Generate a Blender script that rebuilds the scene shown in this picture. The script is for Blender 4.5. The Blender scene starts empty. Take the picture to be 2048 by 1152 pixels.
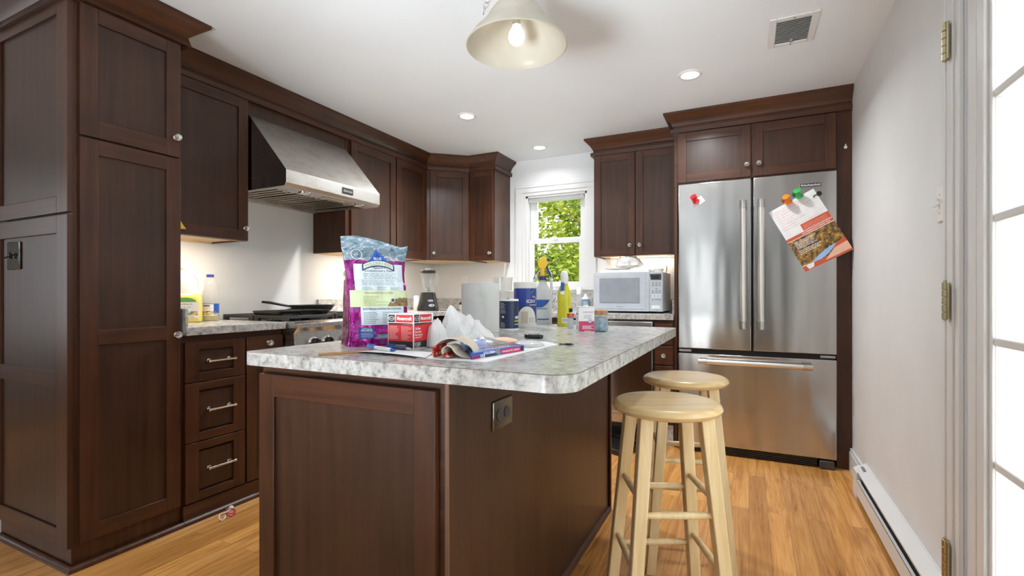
import bpy, math, random
from mathutils import Vector, Matrix, noise
random.seed(7)
S = bpy.context.scene
COL = S.collection
PI = math.pi

# ------------------------------------------------------------------ camera, sky, sun, added fill lights, exposure
cam_d = bpy.data.cameras.new('camera')
cam = bpy.data.objects.new('camera', cam_d)
COL.objects.link(cam)
CAM_H = 1.066
YAW = math.atan2(474.0, 976.0)
cam.location = (0, 0, CAM_H)
cam.rotation_euler = (PI/2, 0, YAW)
cam_d.sensor_width = 36.0
cam_d.lens = 976.0/2048.0*36.0
cam_d.shift_y = 13.0/2048.0
cam_d.clip_start = 0.02
S.camera = cam

S.view_settings.view_transform = 'Standard'
S.view_settings.look = 'None'
S.view_settings.exposure = 0.28
S.view_settings.gamma = 1.0
S.view_settings.use_curve_mapping = False

world = bpy.data.worlds.new('world')
S.world = world
world.use_nodes = True
bg = world.node_tree.nodes['Background']
bg.inputs[0].default_value = (0.92, 0.965, 1.0, 1)
bg.inputs[1].default_value = 4.0

def lamp(name, kind, loc, rot, energy, color=(1, 1, 1), size=1.0, size_y=None, shape=None, parent=None):
    d = bpy.data.lights.new(name, kind)
    d.energy = energy
    d.color = color
    if kind == 'AREA':
        d.shape = shape or 'RECTANGLE'
        d.size = size
        if size_y:
            d.size_y = size_y
    o = bpy.data.objects.new(name, d)
    COL.objects.link(o)
    o.location = loc
    o.rotation_euler = rot
    return o

sun = lamp('sun', 'SUN', (-6, -8, 12), (0, 0, 0), 5.0, (1.0, 0.95, 0.85))
sun.data.angle = math.radians(1.0)
sun.rotation_euler = Vector((0.42, 0.62, -0.66)).to_track_quat('-Z', 'Y').to_euler()
# strip lamp added at a slot behind the camera, for a streak on the fridge
lamp('fill_front_streak', 'AREA', (-0.90, -3.93, 1.25), (PI/2, 0, 0), 4.0, (0.86, 0.94, 1.0), 0.16, 1.9)
# unseen fill lamps added behind the camera: four overhead, one shining up
for q in ((-0.9, -0.6), (-2.6, -0.6), (-0.9, -2.6), (-2.6, -2.6)):
    lamp('fill_overhead', 'AREA', (q[0], q[1], 2.30), (0, 0, 0), 1.0, (1.0, 0.97, 0.93), 0.12, shape='DISK')
up = lamp('fill_uplight', 'AREA', (-1.6, -1.6, 0.35), (PI, 0, 0), 45.0, (0.74, 0.89, 1.0), 2.0, shape='DISK')
up.data.spread = math.radians(135)
# unseen spot added behind the camera to brighten the kitchen ceiling
sp = lamp('fill_ceiling_spot', 'SPOT', (-1.2, -1.3, 0.55), (0, 0, 0), 590.0, (0.88, 0.95, 1.0))
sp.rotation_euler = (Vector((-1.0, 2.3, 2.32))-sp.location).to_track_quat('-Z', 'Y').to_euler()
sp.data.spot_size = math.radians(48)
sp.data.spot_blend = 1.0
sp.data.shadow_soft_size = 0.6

# ------------------------------------------------------------------ materials
MATS = {}
def new_mat(name):
    m = bpy.data.materials.new(name)
    m.use_nodes = True
    m.node_tree.nodes.clear()
    out = m.node_tree.nodes.new('ShaderNodeOutputMaterial')
    MATS[name] = m
    return m, m.node_tree, out

def N(t, kind, **kw):
    n = t.nodes.new(kind)
    for k, v in kw.items():
        if k in n.inputs:
            n.inputs[k].default_value = v
        else:
            setattr(n, k, v)
    return n

def ramp(t, fac, stops, interp='LINEAR'):
    r = t.nodes.new('ShaderNodeValToRGB')
    r.color_ramp.interpolation = interp
    e = r.color_ramp.elements
    while len(e) > 1:
        e.remove(e[-1])
    e[0].position = stops[0][0]
    e[0].color = (*stops[0][1], 1)
    for p, c in stops[1:]:
        x = e.new(p)
        x.color = (*c, 1)
    t.links.new(fac, r.inputs[0])
    return r.outputs[0]

def coords(t, scale=(1, 1, 1), kind='Object', rnd=0.0, rot=(0, 0, 0)):
    tc = t.nodes.new('ShaderNodeTexCoord')
    src = tc.outputs[kind]
    if rnd:
        oi = t.nodes.new('ShaderNodeObjectInfo')
        mul = N(t, 'ShaderNodeMath', operation='MULTIPLY')
        t.links.new(oi.outputs['Random'], mul.inputs[0])
        mul.inputs[1].default_value = rnd
        add = N(t, 'ShaderNodeVectorMath', operation='ADD')
        t.links.new(src, add.inputs[0])
        t.links.new(mul.outputs[0], add.inputs[1])
        src = add.outputs[0]
    mp = t.nodes.new('ShaderNodeMapping')
    mp.inputs['Scale'].default_value = scale
    mp.inputs['Rotation'].default_value = rot
    t.links.new(src, mp.inputs[0])
    return mp.outputs[0]

def bsdf(t, out, **kw):
    b = t.nodes.new('ShaderNodeBsdfPrincipled')
    for k, v in kw.items():
        b.inputs[k.replace('_', ' ')].default_value = v
    t.links.new(b.outputs[0], out.inputs[0])
    return b

def bump(t, b, height, strength=0.2, dist=0.01):
    bp = t.nodes.new('ShaderNodeBump')
    bp.inputs['Strength'].default_value = strength
    bp.inputs['Distance'].default_value = dist
    t.links.new(height, bp.inputs['Height'])
    t.links.new(bp.outputs[0], b.inputs['Normal'])

def plain(name, col, rough=0.5, metal=0.0, var=0.06, vs=12.0, **kw):
    """a slightly uneven plain colour"""
    m, t, out = new_mat(name)
    b = bsdf(t, out, Roughness=rough, Metallic=metal, **kw)
    n = N(t, 'ShaderNodeTexNoise', Scale=vs, Detail=3.0)
    t.links.new(coords(t), n.inputs['Vector'])
    lo = tuple(max(0, c*(1-var)) for c in col)
    hi = tuple(min(1, c*(1+var)) for c in col)
    t.links.new(ramp(t, n.outputs[0], [(0.3, lo), (0.7, hi)]), b.inputs['Base Color'])
    return m

def wood(name, dark, light, axis, rough=0.36, scale=1.0, coat=0.10, blotch=0.5):
    m, t, out = new_mat(name)
    b = bsdf(t, out, Roughness=rough)
    b.inputs['Coat Weight'].default_value = coat
    b.inputs['Coat Roughness'].default_value = 0.25
    b.inputs['Specular IOR Level'].default_value = 0.38
    sc = [34*scale]*3
    sc[axis] = 1.6*scale
    n1 = N(t, 'ShaderNodeTexNoise', Scale=1.0, Detail=6.0, Roughness=0.6, Distortion=0.4)
    t.links.new(coords(t, sc, rnd=9.0), n1.inputs['Vector'])
    n2 = N(t, 'ShaderNodeTexNoise', Scale=4.0*scale, Detail=2.0)
    t.links.new(coords(t, rnd=5.0), n2.inputs['Vector'])
    mx = N(t, 'ShaderNodeMath', operation='MULTIPLY_ADD')
    t.links.new(n2.outputs[0], mx.inputs[0])
    mx.inputs[1].default_value = blotch
    t.links.new(n1.outputs[0], mx.inputs[2])
    c = ramp(t, mx.outputs[0], [(0.35+blotch*0.3, dark), (0.68+blotch*0.5, light)])
    t.links.new(c, b.inputs['Base Color'])
    bump(t, b, n1.outputs[0], 0.06, 0.002)
    return m

CHD, CHL = (0.032, 0.0104, 0.0044), (0.084, 0.0295, 0.0122)
wood('cherry_v', CHD, CHL, 2)
wood('cherry_x', CHD, CHL, 0)
wood('cherry_y', CHD, CHL, 1)
wood('cherry_panel', (0.030, 0.0115, 0.0057), (0.060, 0.0250, 0.0126), 2, rough=0.38)
wood('maple_ply', (0.62, 0.42, 0.22), (0.75, 0.55, 0.32), 0, rough=0.5, coat=0.0)
wood('stool_wood', (0.64, 0.45, 0.21), (0.84, 0.66, 0.39), 2, rough=0.3, scale=0.9, blotch=0.3)
wood('stool_seat', (0.60, 0.40, 0.17), (0.78, 0.57, 0.30), 0, rough=0.26, scale=0.9, blotch=0.3, coat=0.4)
wood('ruler_wood', (0.44, 0.23, 0.085), (0.58, 0.34, 0.15), 0, rough=0.5, coat=0.0)
wood('cork', (0.32, 0.14, 0.06), (0.55, 0.30, 0.16), 2, rough=0.8, scale=3, coat=0.0)

def floor_mat():
    m, t, out = new_mat('oak_floor')
    b = bsdf(t, out, Roughness=0.3)
    b.inputs['Coat Weight'].default_value = 0.2
    b.inputs['Coat Roughness'].default_value = 0.2
    v = coords(t, rot=(0, 0, PI/2))
    br = N(t, 'ShaderNodeTexBrick', Scale=1.0)
    br.offset = 0.37
    br.inputs['Brick Width'].default_value = 1.35
    br.inputs['Row Height'].default_value = 0.083
    br.inputs['Mortar Size'].default_value = 0.0006
    br.inputs['Mortar Smooth'].default_value = 0.1
    br.inputs['Bias'].default_value = 0.0
    br.inputs['Color1'].default_value = (0, 0, 0, 1)
    br.inputs['Color2'].default_value = (1, 1, 1, 1)
    t.links.new(v, br.inputs['Vector'])
    # grain, shifted from board to board
    sp = t.nodes.new('ShaderNodeVectorMath'); sp.operation = 'MULTIPLY_ADD'
    t.links.new(br.outputs['Color'], sp.inputs[0])
    sp.inputs[1].default_value = (3.1, 7.3, 1.7)
    t.links.new(coords(t, (1, 1, 1)), sp.inputs[2])
    mp = t.nodes.new('ShaderNodeMapping')
    mp.inputs['Scale'].default_value = (24, 1.5, 1)
    t.links.new(sp.outputs[0], mp.inputs[0])
    n1 = N(t, 'ShaderNodeTexNoise', Scale=1.0, Detail=7.0, Roughness=0.62, Distortion=1.6)
    t.links.new(mp.outputs[0], n1.inputs['Vector'])
    wv = N(t, 'ShaderNodeTexNoise', Scale=4.0, Detail=6.0, Roughness=0.7)
    t.links.new(mp.outputs[0], wv.inputs['Vector'])
    mixv = N(t, 'ShaderNodeMath', operation='MULTIPLY_ADD')
    t.links.new(wv.outputs[0], mixv.inputs[0]); mixv.inputs[1].default_value = 0.35
    t.links.new(n1.outputs[0], mixv.inputs[2])
    grain = ramp(t, mixv.outputs[0], [(0.40, (0.25, 0.085, 0.016)), (0.52, (0.44, 0.180, 0.040)), (0.66, (0.60, 0.275, 0.070)), (0.85, (0.72, 0.380, 0.120))])
    hue = ramp(t, br.outputs['Color'], [(0.0, (0.80, 0.76, 0.72)), (0.5, (1.0, 1.0, 1.0)), (1.0, (1.14, 1.14, 1.16))])
    mx = N(t, 'ShaderNodeMix', data_type='RGBA', blend_type='MULTIPLY')
    mx.inputs[0].default_value = 1.0
    t.links.new(grain, mx.inputs[6]); t.links.new(hue, mx.inputs[7])
    mm = N(t, 'ShaderNodeMix', data_type='RGBA')
    t.links.new(br.outputs['Fac'], mm.inputs[0])
    t.links.new(mx.outputs[2], mm.inputs[6])
    mm.inputs[7].default_value = (0.13, 0.055, 0.02, 1)
    t.links.new(mm.outputs[2], b.inputs['Base Color'])
    bump(t, b, n1.outputs[0], 0.05, 0.002)
floor_mat()

def laminate():
    m, t, out = new_mat('laminate')
    b = bsdf(t, out, Roughness=0.22)
    v = coords(t)
    n1 = N(t, 'ShaderNodeTexNoise', Scale=46.0, Detail=8.0, Roughness=0.68, Distortion=0.25)
    n2 = N(t, 'ShaderNodeTexNoise', Scale=13.0, Detail=5.0, Roughness=0.62, Distortion=0.4)
    vo = N(t, 'ShaderNodeTexVoronoi', Scale=75.0)
    for n in (n1, n2, vo):
        t.links.new(v, n.inputs['Vector'])
    c1 = ramp(t, n1.outputs[0], [(0.34, (0.21, 0.205, 0.205)), (0.43, (0.38, 0.375, 0.365)), (0.53, (0.52, 0.515, 0.50)), (0.72, (0.64, 0.635, 0.62))])
    c2 = ramp(t, n2.outputs[0], [(0.35, (0.76, 0.745, 0.72)), (0.6, (1, 1, 1))])
    mx = N(t, 'ShaderNodeMix', data_type='RGBA', blend_type='MULTIPLY'); mx.inputs[0].default_value = 0.8
    t.links.new(c1, mx.inputs[6]); t.links.new(c2, mx.inputs[7])
    fl = ramp(t, vo.outputs['Distance'], [(0.10, (1, 1, 1)), (0.22, (0, 0, 0))])
    gate = ramp(t, n2.outputs[0], [(0.47, (0, 0, 0)), (0.56, (0.75, 0.75, 0.75))])
    g2 = N(t, 'ShaderNodeMix', data_type='RGBA', blend_type='MULTIPLY'); g2.inputs[0].default_value = 1.0
    t.links.new(fl, g2.inputs[6]); t.links.new(gate, g2.inputs[7])
    m2 = N(t, 'ShaderNodeMix', data_type='RGBA')
    t.links.new(g2.outputs[2], m2.inputs[0]); t.links.new(mx.outputs[2], m2.inputs[6])
    m2.inputs[7].default_value = (0.22, 0.20, 0.20, 1)
    t.links.new(m2.outputs[2], b.inputs['Base Color'])
laminate()

def steel(name, col=(0.60, 0.59, 0.58), rough=0.27, axis=2, wob=0.0, stain=0.0):
    m, t, out = new_mat(name)
    b = bsdf(t, out, Metallic=1.0, Roughness=rough)
    sc = [420]*3; sc[axis] = 2.5
    n1 = N(t, 'ShaderNodeTexNoise', Scale=1.0, Detail=3.0)
    t.links.new(coords(t, sc, rnd=3.0), n1.inputs['Vector'])
    base = ramp(t, n1.outputs[0], [(0.3, tuple(c*0.97 for c in col)), (0.7, tuple(min(1, c*1.03) for c in col))])
    if stain:
        n3 = N(t, 'ShaderNodeTexNoise', Scale=9.0, Detail=5.0, Roughness=0.7)
        t.links.new(coords(t, (1, 1, 2.2)), n3.inputs['Vector'])
        f = ramp(t, n3.outputs[0], [(0.48, (0, 0, 0)), (0.72, (stain, stain, stain))])
        mx = N(t, 'ShaderNodeMix', data_type='RGBA')
        t.links.new(f, mx.inputs[0]); t.links.new(base, mx.inputs[6])
        mx.inputs[7].default_value = (0.34, 0.25, 0.15, 1)
        base = mx.outputs[2]
    t.links.new(base, b.inputs['Base Color'])
    r = N(t, 'ShaderNodeMapRange'); t.links.new(n1.outputs[0], r.inputs[0])
    r.inputs[3].default_value = rough*0.85; r.inputs[4].default_value = rough*1.2
    t.links.new(r.outputs[0], b.inputs['Roughness'])
    if wob:
        n2 = N(t, 'ShaderNodeTexNoise', Scale=1.0, Detail=1.0)
        t.links.new(coords(t, (7, 7, 0.9)), n2.inputs['Vector'])
        bump(t, b, n2.outputs[0], wob, 0.02)
    return m
steel('steel_fridge', (0.50, 0.487, 0.472), 0.17, 2, wob=0.22)
steel('steel_hood', (0.56, 0.545, 0.515), 0.44, 1, stain=0.5)
steel('steel_side', (0.40, 0.38, 0.36), 0.12, 2)  # same hood steel, darkened on its sides to carry their dark reflection
steel('steel', (0.62, 0.61, 0.60), 0.26, 0)
steel('steel_bar', (0.82, 0.79, 0.74), 0.3, 2)
steel('chrome', (0.62, 0.62, 0.63), 0.09, 2)
steel('nickel', (0.76, 0.72, 0.67), 0.18, 1)
steel('brass_old', (0.50, 0.45, 0.29), 0.34, 2)
steel('plate_bronze', (0.24, 0.235, 0.215), 0.13, 2)
steel('alu_filter', (0.72, 0.62, 0.46), 0.35, 0)

def wallpaint(name, col, sc=3.0, amt=0.03, rough=0.6):
    m, t, out = new_mat(name)
    b = bsdf(t, out, Roughness=rough)
    n = N(t, 'ShaderNodeTexNoise', Scale=sc, Detail=4.0)
    t.links.new(coords(t), n.inputs['Vector'])
    lo = tuple(c*(1-amt) for c in col); hi = tuple(min(1, c*(1+amt)) for c in col)
    t.links.new(ramp(t, n.outputs[0], [(0.3, lo), (0.7, hi)]), b.inputs['Base Color'])
    n2 = N(t, 'ShaderNodeTexNoise', Scale=140.0, Detail=2.0)
    t.links.new(coords(t), n2.inputs['Vector'])
    bump(t, b, n2.outputs[0], 0.03, 0.002)
wallpaint('wall_paint', (0.74, 0.75, 0.75))
wallpaint('ceiling_paint', (0.80, 0.835, 0.865), 2.0, 0.02)
wallpaint('unseen_wall_dim', (0.20, 0.225, 0.22))  # dark tone added to unseen walls to dim the light they send back
wallpaint('white_trim', (0.74, 0.735, 0.725), 6.0, 0.02, 0.4)
wallpaint('concrete', (0.75, 0.74, 0.72), 5.0, 0.08, 0.8)
wallpaint('grass_ground', (0.16, 0.28, 0.05), 9.0, 0.3, 0.9)

plain('black_plastic', (0.012, 0.012, 0.013), 0.32)
plain('black_iron', (0.030, 0.027, 0.024), 0.5)
plain('black_enamel', (0.014, 0.013, 0.012), 0.22)
plain('dark_gap', (0.006, 0.005, 0.005), 0.7)
plain('dark_grey', (0.05, 0.05, 0.052), 0.45)
plain('grey_plastic', (0.30, 0.30, 0.31), 0.45)
plain('white_plastic', (0.80, 0.80, 0.79), 0.35)
plain('microwave_white', (0.50, 0.54, 0.59), 0.35)
plain('microwave_glass', (0.30, 0.33, 0.37), 0.15)
plain('white_paper', (0.83, 0.83, 0.83), 0.75)
plain('roll_paper', (0.62, 0.63, 0.61), 0.85)
plain('foam_white', (0.84, 0.83, 0.80), 0.7)
plain('red_plastic', (0.70, 0.015, 0.018), 0.3)
plain('orange_plastic', (0.90, 0.22, 0.01), 0.3)
plain('green_plastic', (0.04, 0.42, 0.10), 0.3)
plain('yellow_plastic', (0.86, 0.56, 0.03), 0.35)
plain('navy_plastic', (0.035, 0.045, 0.16), 0.35)
plain('navy_label', (0.012, 0.028, 0.085), 0.35)
plain('blue_label', (0.022, 0.10, 0.42), 0.35)
plain('blue_deep', (0.02, 0.05, 0.28), 0.35)
plain('blue_pen', (0.10, 0.28, 0.72), 0.3)
plain('blue_grey', (0.20, 0.30, 0.42), 0.4)
plain('red_ink', (0.70, 0.02, 0.03), 0.45)
plain('crimson_ink', (0.62, 0.03, 0.14), 0.4)
plain('black_ink', (0.015, 0.015, 0.016), 0.5)
plain('grey_ink', (0.22, 0.23, 0.25), 0.6)
plain('faint_ink', (0.60, 0.58, 0.60), 0.6)
plain('white_ink', (0.86, 0.86, 0.86), 0.5)
plain('pink_ink', (0.85, 0.45, 0.42), 0.5)
plain('olive_ink', (0.30, 0.33, 0.10), 0.5)
plain('green_ink', (0.12, 0.36, 0.10), 0.5)
plain('pale_blue', (0.58, 0.66, 0.71), 0.35)
plain('pale_green', (0.55, 0.61, 0.38), 0.35)
plain('yellow_ink', (0.75, 0.70, 0.05), 0.45)
plain('orange_red', (0.62, 0.10, 0.035), 0.5)
plain('sky_ink', (0.30, 0.52, 0.85), 0.5)
plain('beige_cloth', (0.60, 0.53, 0.43), 0.85)
plain('peach', (0.86, 0.52, 0.36), 0.6)
plain('magenta_dull', (0.50, 0.03, 0.32), 0.35)
plain('kibble', (0.20, 0.13, 0.05), 0.7, var=0.6, vs=90.0)
plain('yellow_liquid', (0.66, 0.62, 0.025), 0.25)
plain('oil_liquid', (0.74, 0.60, 0.14), 0.2)
plain('milky_plastic', (0.78, 0.77, 0.72), 0.35)
plain('milky_blue', (0.60, 0.65, 0.68), 0.35)
plain('jar_fill', (0.33, 0.45, 0.55), 0.5, var=0.35, vs=60.0)
plain('brown_card', (0.42, 0.27, 0.15), 0.8)
plain('worn_edge', (0.19, 0.095, 0.052), 0.5)
plain('bark', (0.16, 0.11, 0.07), 0.9, var=0.3)

def foil():
    m, t, out = new_mat('foil_magenta')
    b = bsdf(t, out, Metallic=0.85, Roughness=0.22)
    n = N(t, 'ShaderNodeTexNoise', Scale=22.0, Detail=4.0, Roughness=0.6)
    t.links.new(coords(t), n.inputs['Vector'])
    t.links.new(ramp(t, n.outputs[0], [(0.3, (0.17, 0.004, 0.10)), (0.5, (0.36, 0.022, 0.25)), (0.75, (0.54, 0.17, 0.50))]), b.inputs['Base Color'])  # pale purple stop paints sheen highlights into the foil colour
    n2 = N(t, 'ShaderNodeTexNoise', Scale=32.0, Detail=3.0)
    t.links.new(coords(t), n2.inputs['Vector'])
    bump(t, b, n2.outputs[0], 0.5, 0.01)
    m, t, out = new_mat('foil_rock')
    b = bsdf(t, out, Metallic=0.25, Roughness=0.26)
    n = N(t, 'ShaderNodeTexNoise', Scale=45.0, Detail=7.0, Roughness=0.7, Distortion=1.0)
    t.links.new(coords(t, (0.7, 0.7, 1.5)), n.inputs['Vector'])
    t.links.new(ramp(t, n.outputs[0], [(0.35, (0.03, 0.06, 0.08)), (0.45, (0.13, 0.24, 0.27)), (0.52, (0.20, 0.25, 0.33)), (0.6, (0.42, 0.48, 0.56)), (0.72, (0.72, 0.78, 0.82))]), b.inputs['Base Color'])
    bump(t, b, n.outputs[0], 0.3, 0.006)
    m, t, out = new_mat('calendar_photo')
    b = bsdf(t, out, Roughness=0.4)
    n = N(t, 'ShaderNodeTexNoise', Scale=38.0, Detail=7.0, Roughness=0.72)
    t.links.new(coords(t), n.inputs['Vector'])
    t.links.new(ramp(t, n.outputs[0], [(0.36, (0.02, 0.016, 0.02)), (0.47, (0.12, 0.075, 0.03)), (0.56, (0.42, 0.21, 0.03)), (0.66, (0.66, 0.42, 0.06)), (0.8, (0.35, 0.36, 0.2))]), b.inputs['Base Color'])
    m, t, out = new_mat('label_fruit')
    b = bsdf(t, out, Roughness=0.45)
    n = N(t, 'ShaderNodeTexVoronoi', Scale=75.0)
    t.links.new(coords(t), n.inputs['Vector'])
    t.links.new(ramp(t, n.outputs['Color'], [(0.2, (0.10, 0.16, 0.04)), (0.4, (0.72, 0.62, 0.42)), (0.55, (0.75, 0.35, 0.12)), (0.75, (0.16, 0.26, 0.08)), (0.9, (0.8, 0.78, 0.7))]), b.inputs['Base Color'])
    m, t, out = new_mat('book_photo')
    b = bsdf(t, out, Roughness=0.3)
    n = N(t, 'ShaderNodeTexNoise', Scale=30.0, Detail=6.0, Roughness=0.65)
    t.links.new(coords(t), n.inputs['Vector'])
    t.links.new(ramp(t, n.outputs[0], [(0.35, (0.10, 0.06, 0.03)), (0.45, (0.16, 0.14, 0.13)), (0.55, (0.28, 0.29, 0.30)), (0.68, (0.18, 0.22, 0.10))]), b.inputs['Base Color'])
    m, t, out = new_mat('cloth_print')
    b = bsdf(t, out, Roughness=0.8)
    n = N(t, 'ShaderNodeTexNoise', Scale=55.0, Detail=4.0, Roughness=0.6, Distortion=1.6)
    t.links.new(coords(t), n.inputs['Vector'])
    t.links.new(ramp(t, n.outputs[0], [(0.46, (0.62, 0.015, 0.015)), (0.52, (0.75, 0.10, 0.03)), (0.55, (0.72, 0.62, 0.50))], 'CONSTANT'), b.inputs['Base Color'])
foil()

def thin_glass(name, tint=(1, 1, 1), refl=0.12, rough=0.03, haze=0.0, hazecol=(0.8, 0.8, 0.8)):
    m, t, out = new_mat(name)
    tr = N(t, 'ShaderNodeBsdfTransparent'); tr.inputs[0].default_value = (*tint, 1)
    gl = N(t, 'ShaderNodeBsdfGlossy'); gl.inputs['Roughness'].default_value = rough
    lw = N(t, 'ShaderNodeLayerWeight'); lw.inputs[0].default_value = 0.5
    pw = N(t, 'ShaderNodeMath', operation='POWER'); t.links.new(lw.outputs['Facing'], pw.inputs[0]); pw.inputs[1].default_value = 4.0
    ma = N(t, 'ShaderNodeMath', operation='MULTIPLY_ADD'); t.links.new(pw.outputs[0], ma.inputs[0]); ma.inputs[1].default_value = 0.85*min(1, refl*3); ma.inputs[2].default_value = 0.04
    mx = N(t, 'ShaderNodeMixShader')
    t.links.new(ma.outputs[0], mx.inputs[0])
    t.links.new(tr.outputs[0], mx.inputs[1]); t.links.new(gl.outputs[0], mx.inputs[2])
    last = mx
    if haze:
        df = N(t, 'ShaderNodeBsdfDiffuse'); df.inputs[0].default_value = (*hazecol, 1)
        m2 = N(t, 'ShaderNodeMixShader'); m2.inputs[0].default_value = haze
        t.links.new(mx.outputs[0], m2.inputs[1]); t.links.new(df.outputs[0], m2.inputs[2])
        last = m2
    t.links.new(last.outputs[0], out.inputs[0])
thin_glass('pane_glass', (0.97, 0.985, 0.97), 0.1)
thin_glass('clear_glass', (0.93, 0.95, 0.95), 0.35, haze=0.07)
thin_glass('clear_plastic', (0.95, 0.95, 0.94), 0.3, 0.08, haze=0.16)
thin_glass('film_plastic', (0.93, 0.93, 0.93), 0.4, 0.12, haze=0.4, hazecol=(0.85, 0.87, 0.88))
thin_glass('frosted_bottle', (0.9, 0.92, 0.93), 0.3, 0.2, haze=0.62, hazecol=(0.74, 0.78, 0.80))
thin_glass('oil_clear', (0.93, 0.86, 0.58), 0.3, 0.06, haze=0.35, hazecol=(0.80, 0.66, 0.22))

def crystal():
    m, t, out = new_mat('crystal')
    b = bsdf(t, out, Roughness=0.04, IOR=1.52)
    b.inputs['Base Color'].default_value = (0.95, 0.96, 0.97, 1)
    b.inputs['Transmission Weight'].default_value = 0.85
    b.inputs['Coat Weight'].default_value = 0.2
    n = N(t, 'ShaderNodeTexNoise', Scale=300.0)
    t.links.new(n.outputs[0], b.inputs['Coat Roughness'])
crystal()

def emis(name, col, strength):
    m, t, out = new_mat(name)
    e = N(t, 'ShaderNodeEmission'); e.inputs[0].default_value = (*col, 1); e.inputs[1].default_value = strength
    t.links.new(e.outputs[0], out.inputs[0])
emis('lamp_disc', (1.0, 0.97, 0.92), 9.0)
emis('bulb_glow', (1.0, 0.94, 0.84), 7.0)
emis('under_glow', (1.0, 0.86, 0.70), 105.0)
emis('under_glow_low', (1.0, 0.86, 0.70), 20.0)

def shade_glass():
    m, t, out = new_mat('alabaster_glass')
    b = bsdf(t, out, Roughness=0.25)
    n = N(t, 'ShaderNodeTexNoise', Scale=9.0, Detail=3.0)
    t.links.new(coords(t), n.inputs['Vector'])
    c = ramp(t, n.outputs[0], [(0.3, (0.60, 0.555, 0.46)), (0.7, (0.66, 0.625, 0.55))])
    t.links.new(c, b.inputs['Base Color'])
    tr = N(t, 'ShaderNodeBsdfTranslucent'); t.links.new(c, tr.inputs[0])
    mx = N(t, 'ShaderNodeMixShader'); mx.inputs[0].default_value = 0.4
    t.links.new(b.outputs[0], mx.inputs[1]); t.links.new(tr.outputs[0], mx.inputs[2])
    t.links.new(mx.outputs[0], out.inputs[0])
    m, t, out = new_mat('white_film')
    b = bsdf(t, out, Roughness=0.4)
    n = N(t, 'ShaderNodeTexNoise', Scale=14.0, Detail=4.0)
    t.links.new(coords(t), n.inputs['Vector'])
    c = ramp(t, n.outputs[0], [(0.3, (0.88, 0.87, 0.86)), (0.7, (0.95, 0.95, 0.95))])
    t.links.new(c, b.inputs['Base Color'])
    tr = N(t, 'ShaderNodeBsdfTranslucent'); t.links.new(c, tr.inputs[0])
    mx = N(t, 'ShaderNodeMixShader'); mx.inputs[0].default_value = 0.3
    t.links.new(b.outputs[0], mx.inputs[1]); t.links.new(tr.outputs[0], mx.inputs[2])
    t.links.new(mx.outputs[0], out.inputs[0])
    for nm, cols in (('leaf_bright', ((0.15, 0.22, 0.02), (0.34, 0.40, 0.05), (0.58, 0.58, 0.17))), ('leaf_deep', ((0.07, 0.13, 0.02), (0.18, 0.25, 0.035), (0.38, 0.42, 0.10)))):
        m, t, out = new_mat(nm)
        g = t.nodes.new('ShaderNodeNewGeometry')
        c = ramp(t, g.outputs['Random Per Island'], [(0.0, cols[0]), (0.5, cols[1]), (1.0, cols[2])])
        d = N(t, 'ShaderNodeBsdfDiffuse'); t.links.new(c, d.inputs[0])
        tr = N(t, 'ShaderNodeBsdfTranslucent'); t.links.new(c, tr.inputs[0])
        mx = N(t, 'ShaderNodeMixShader'); mx.inputs[0].default_value = 0.5
        t.links.new(d.outputs[0], mx.inputs[1]); t.links.new(tr.outputs[0], mx.inputs[2])
        t.links.new(mx.outputs[0], out.inputs[0])
shade_glass()

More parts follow.
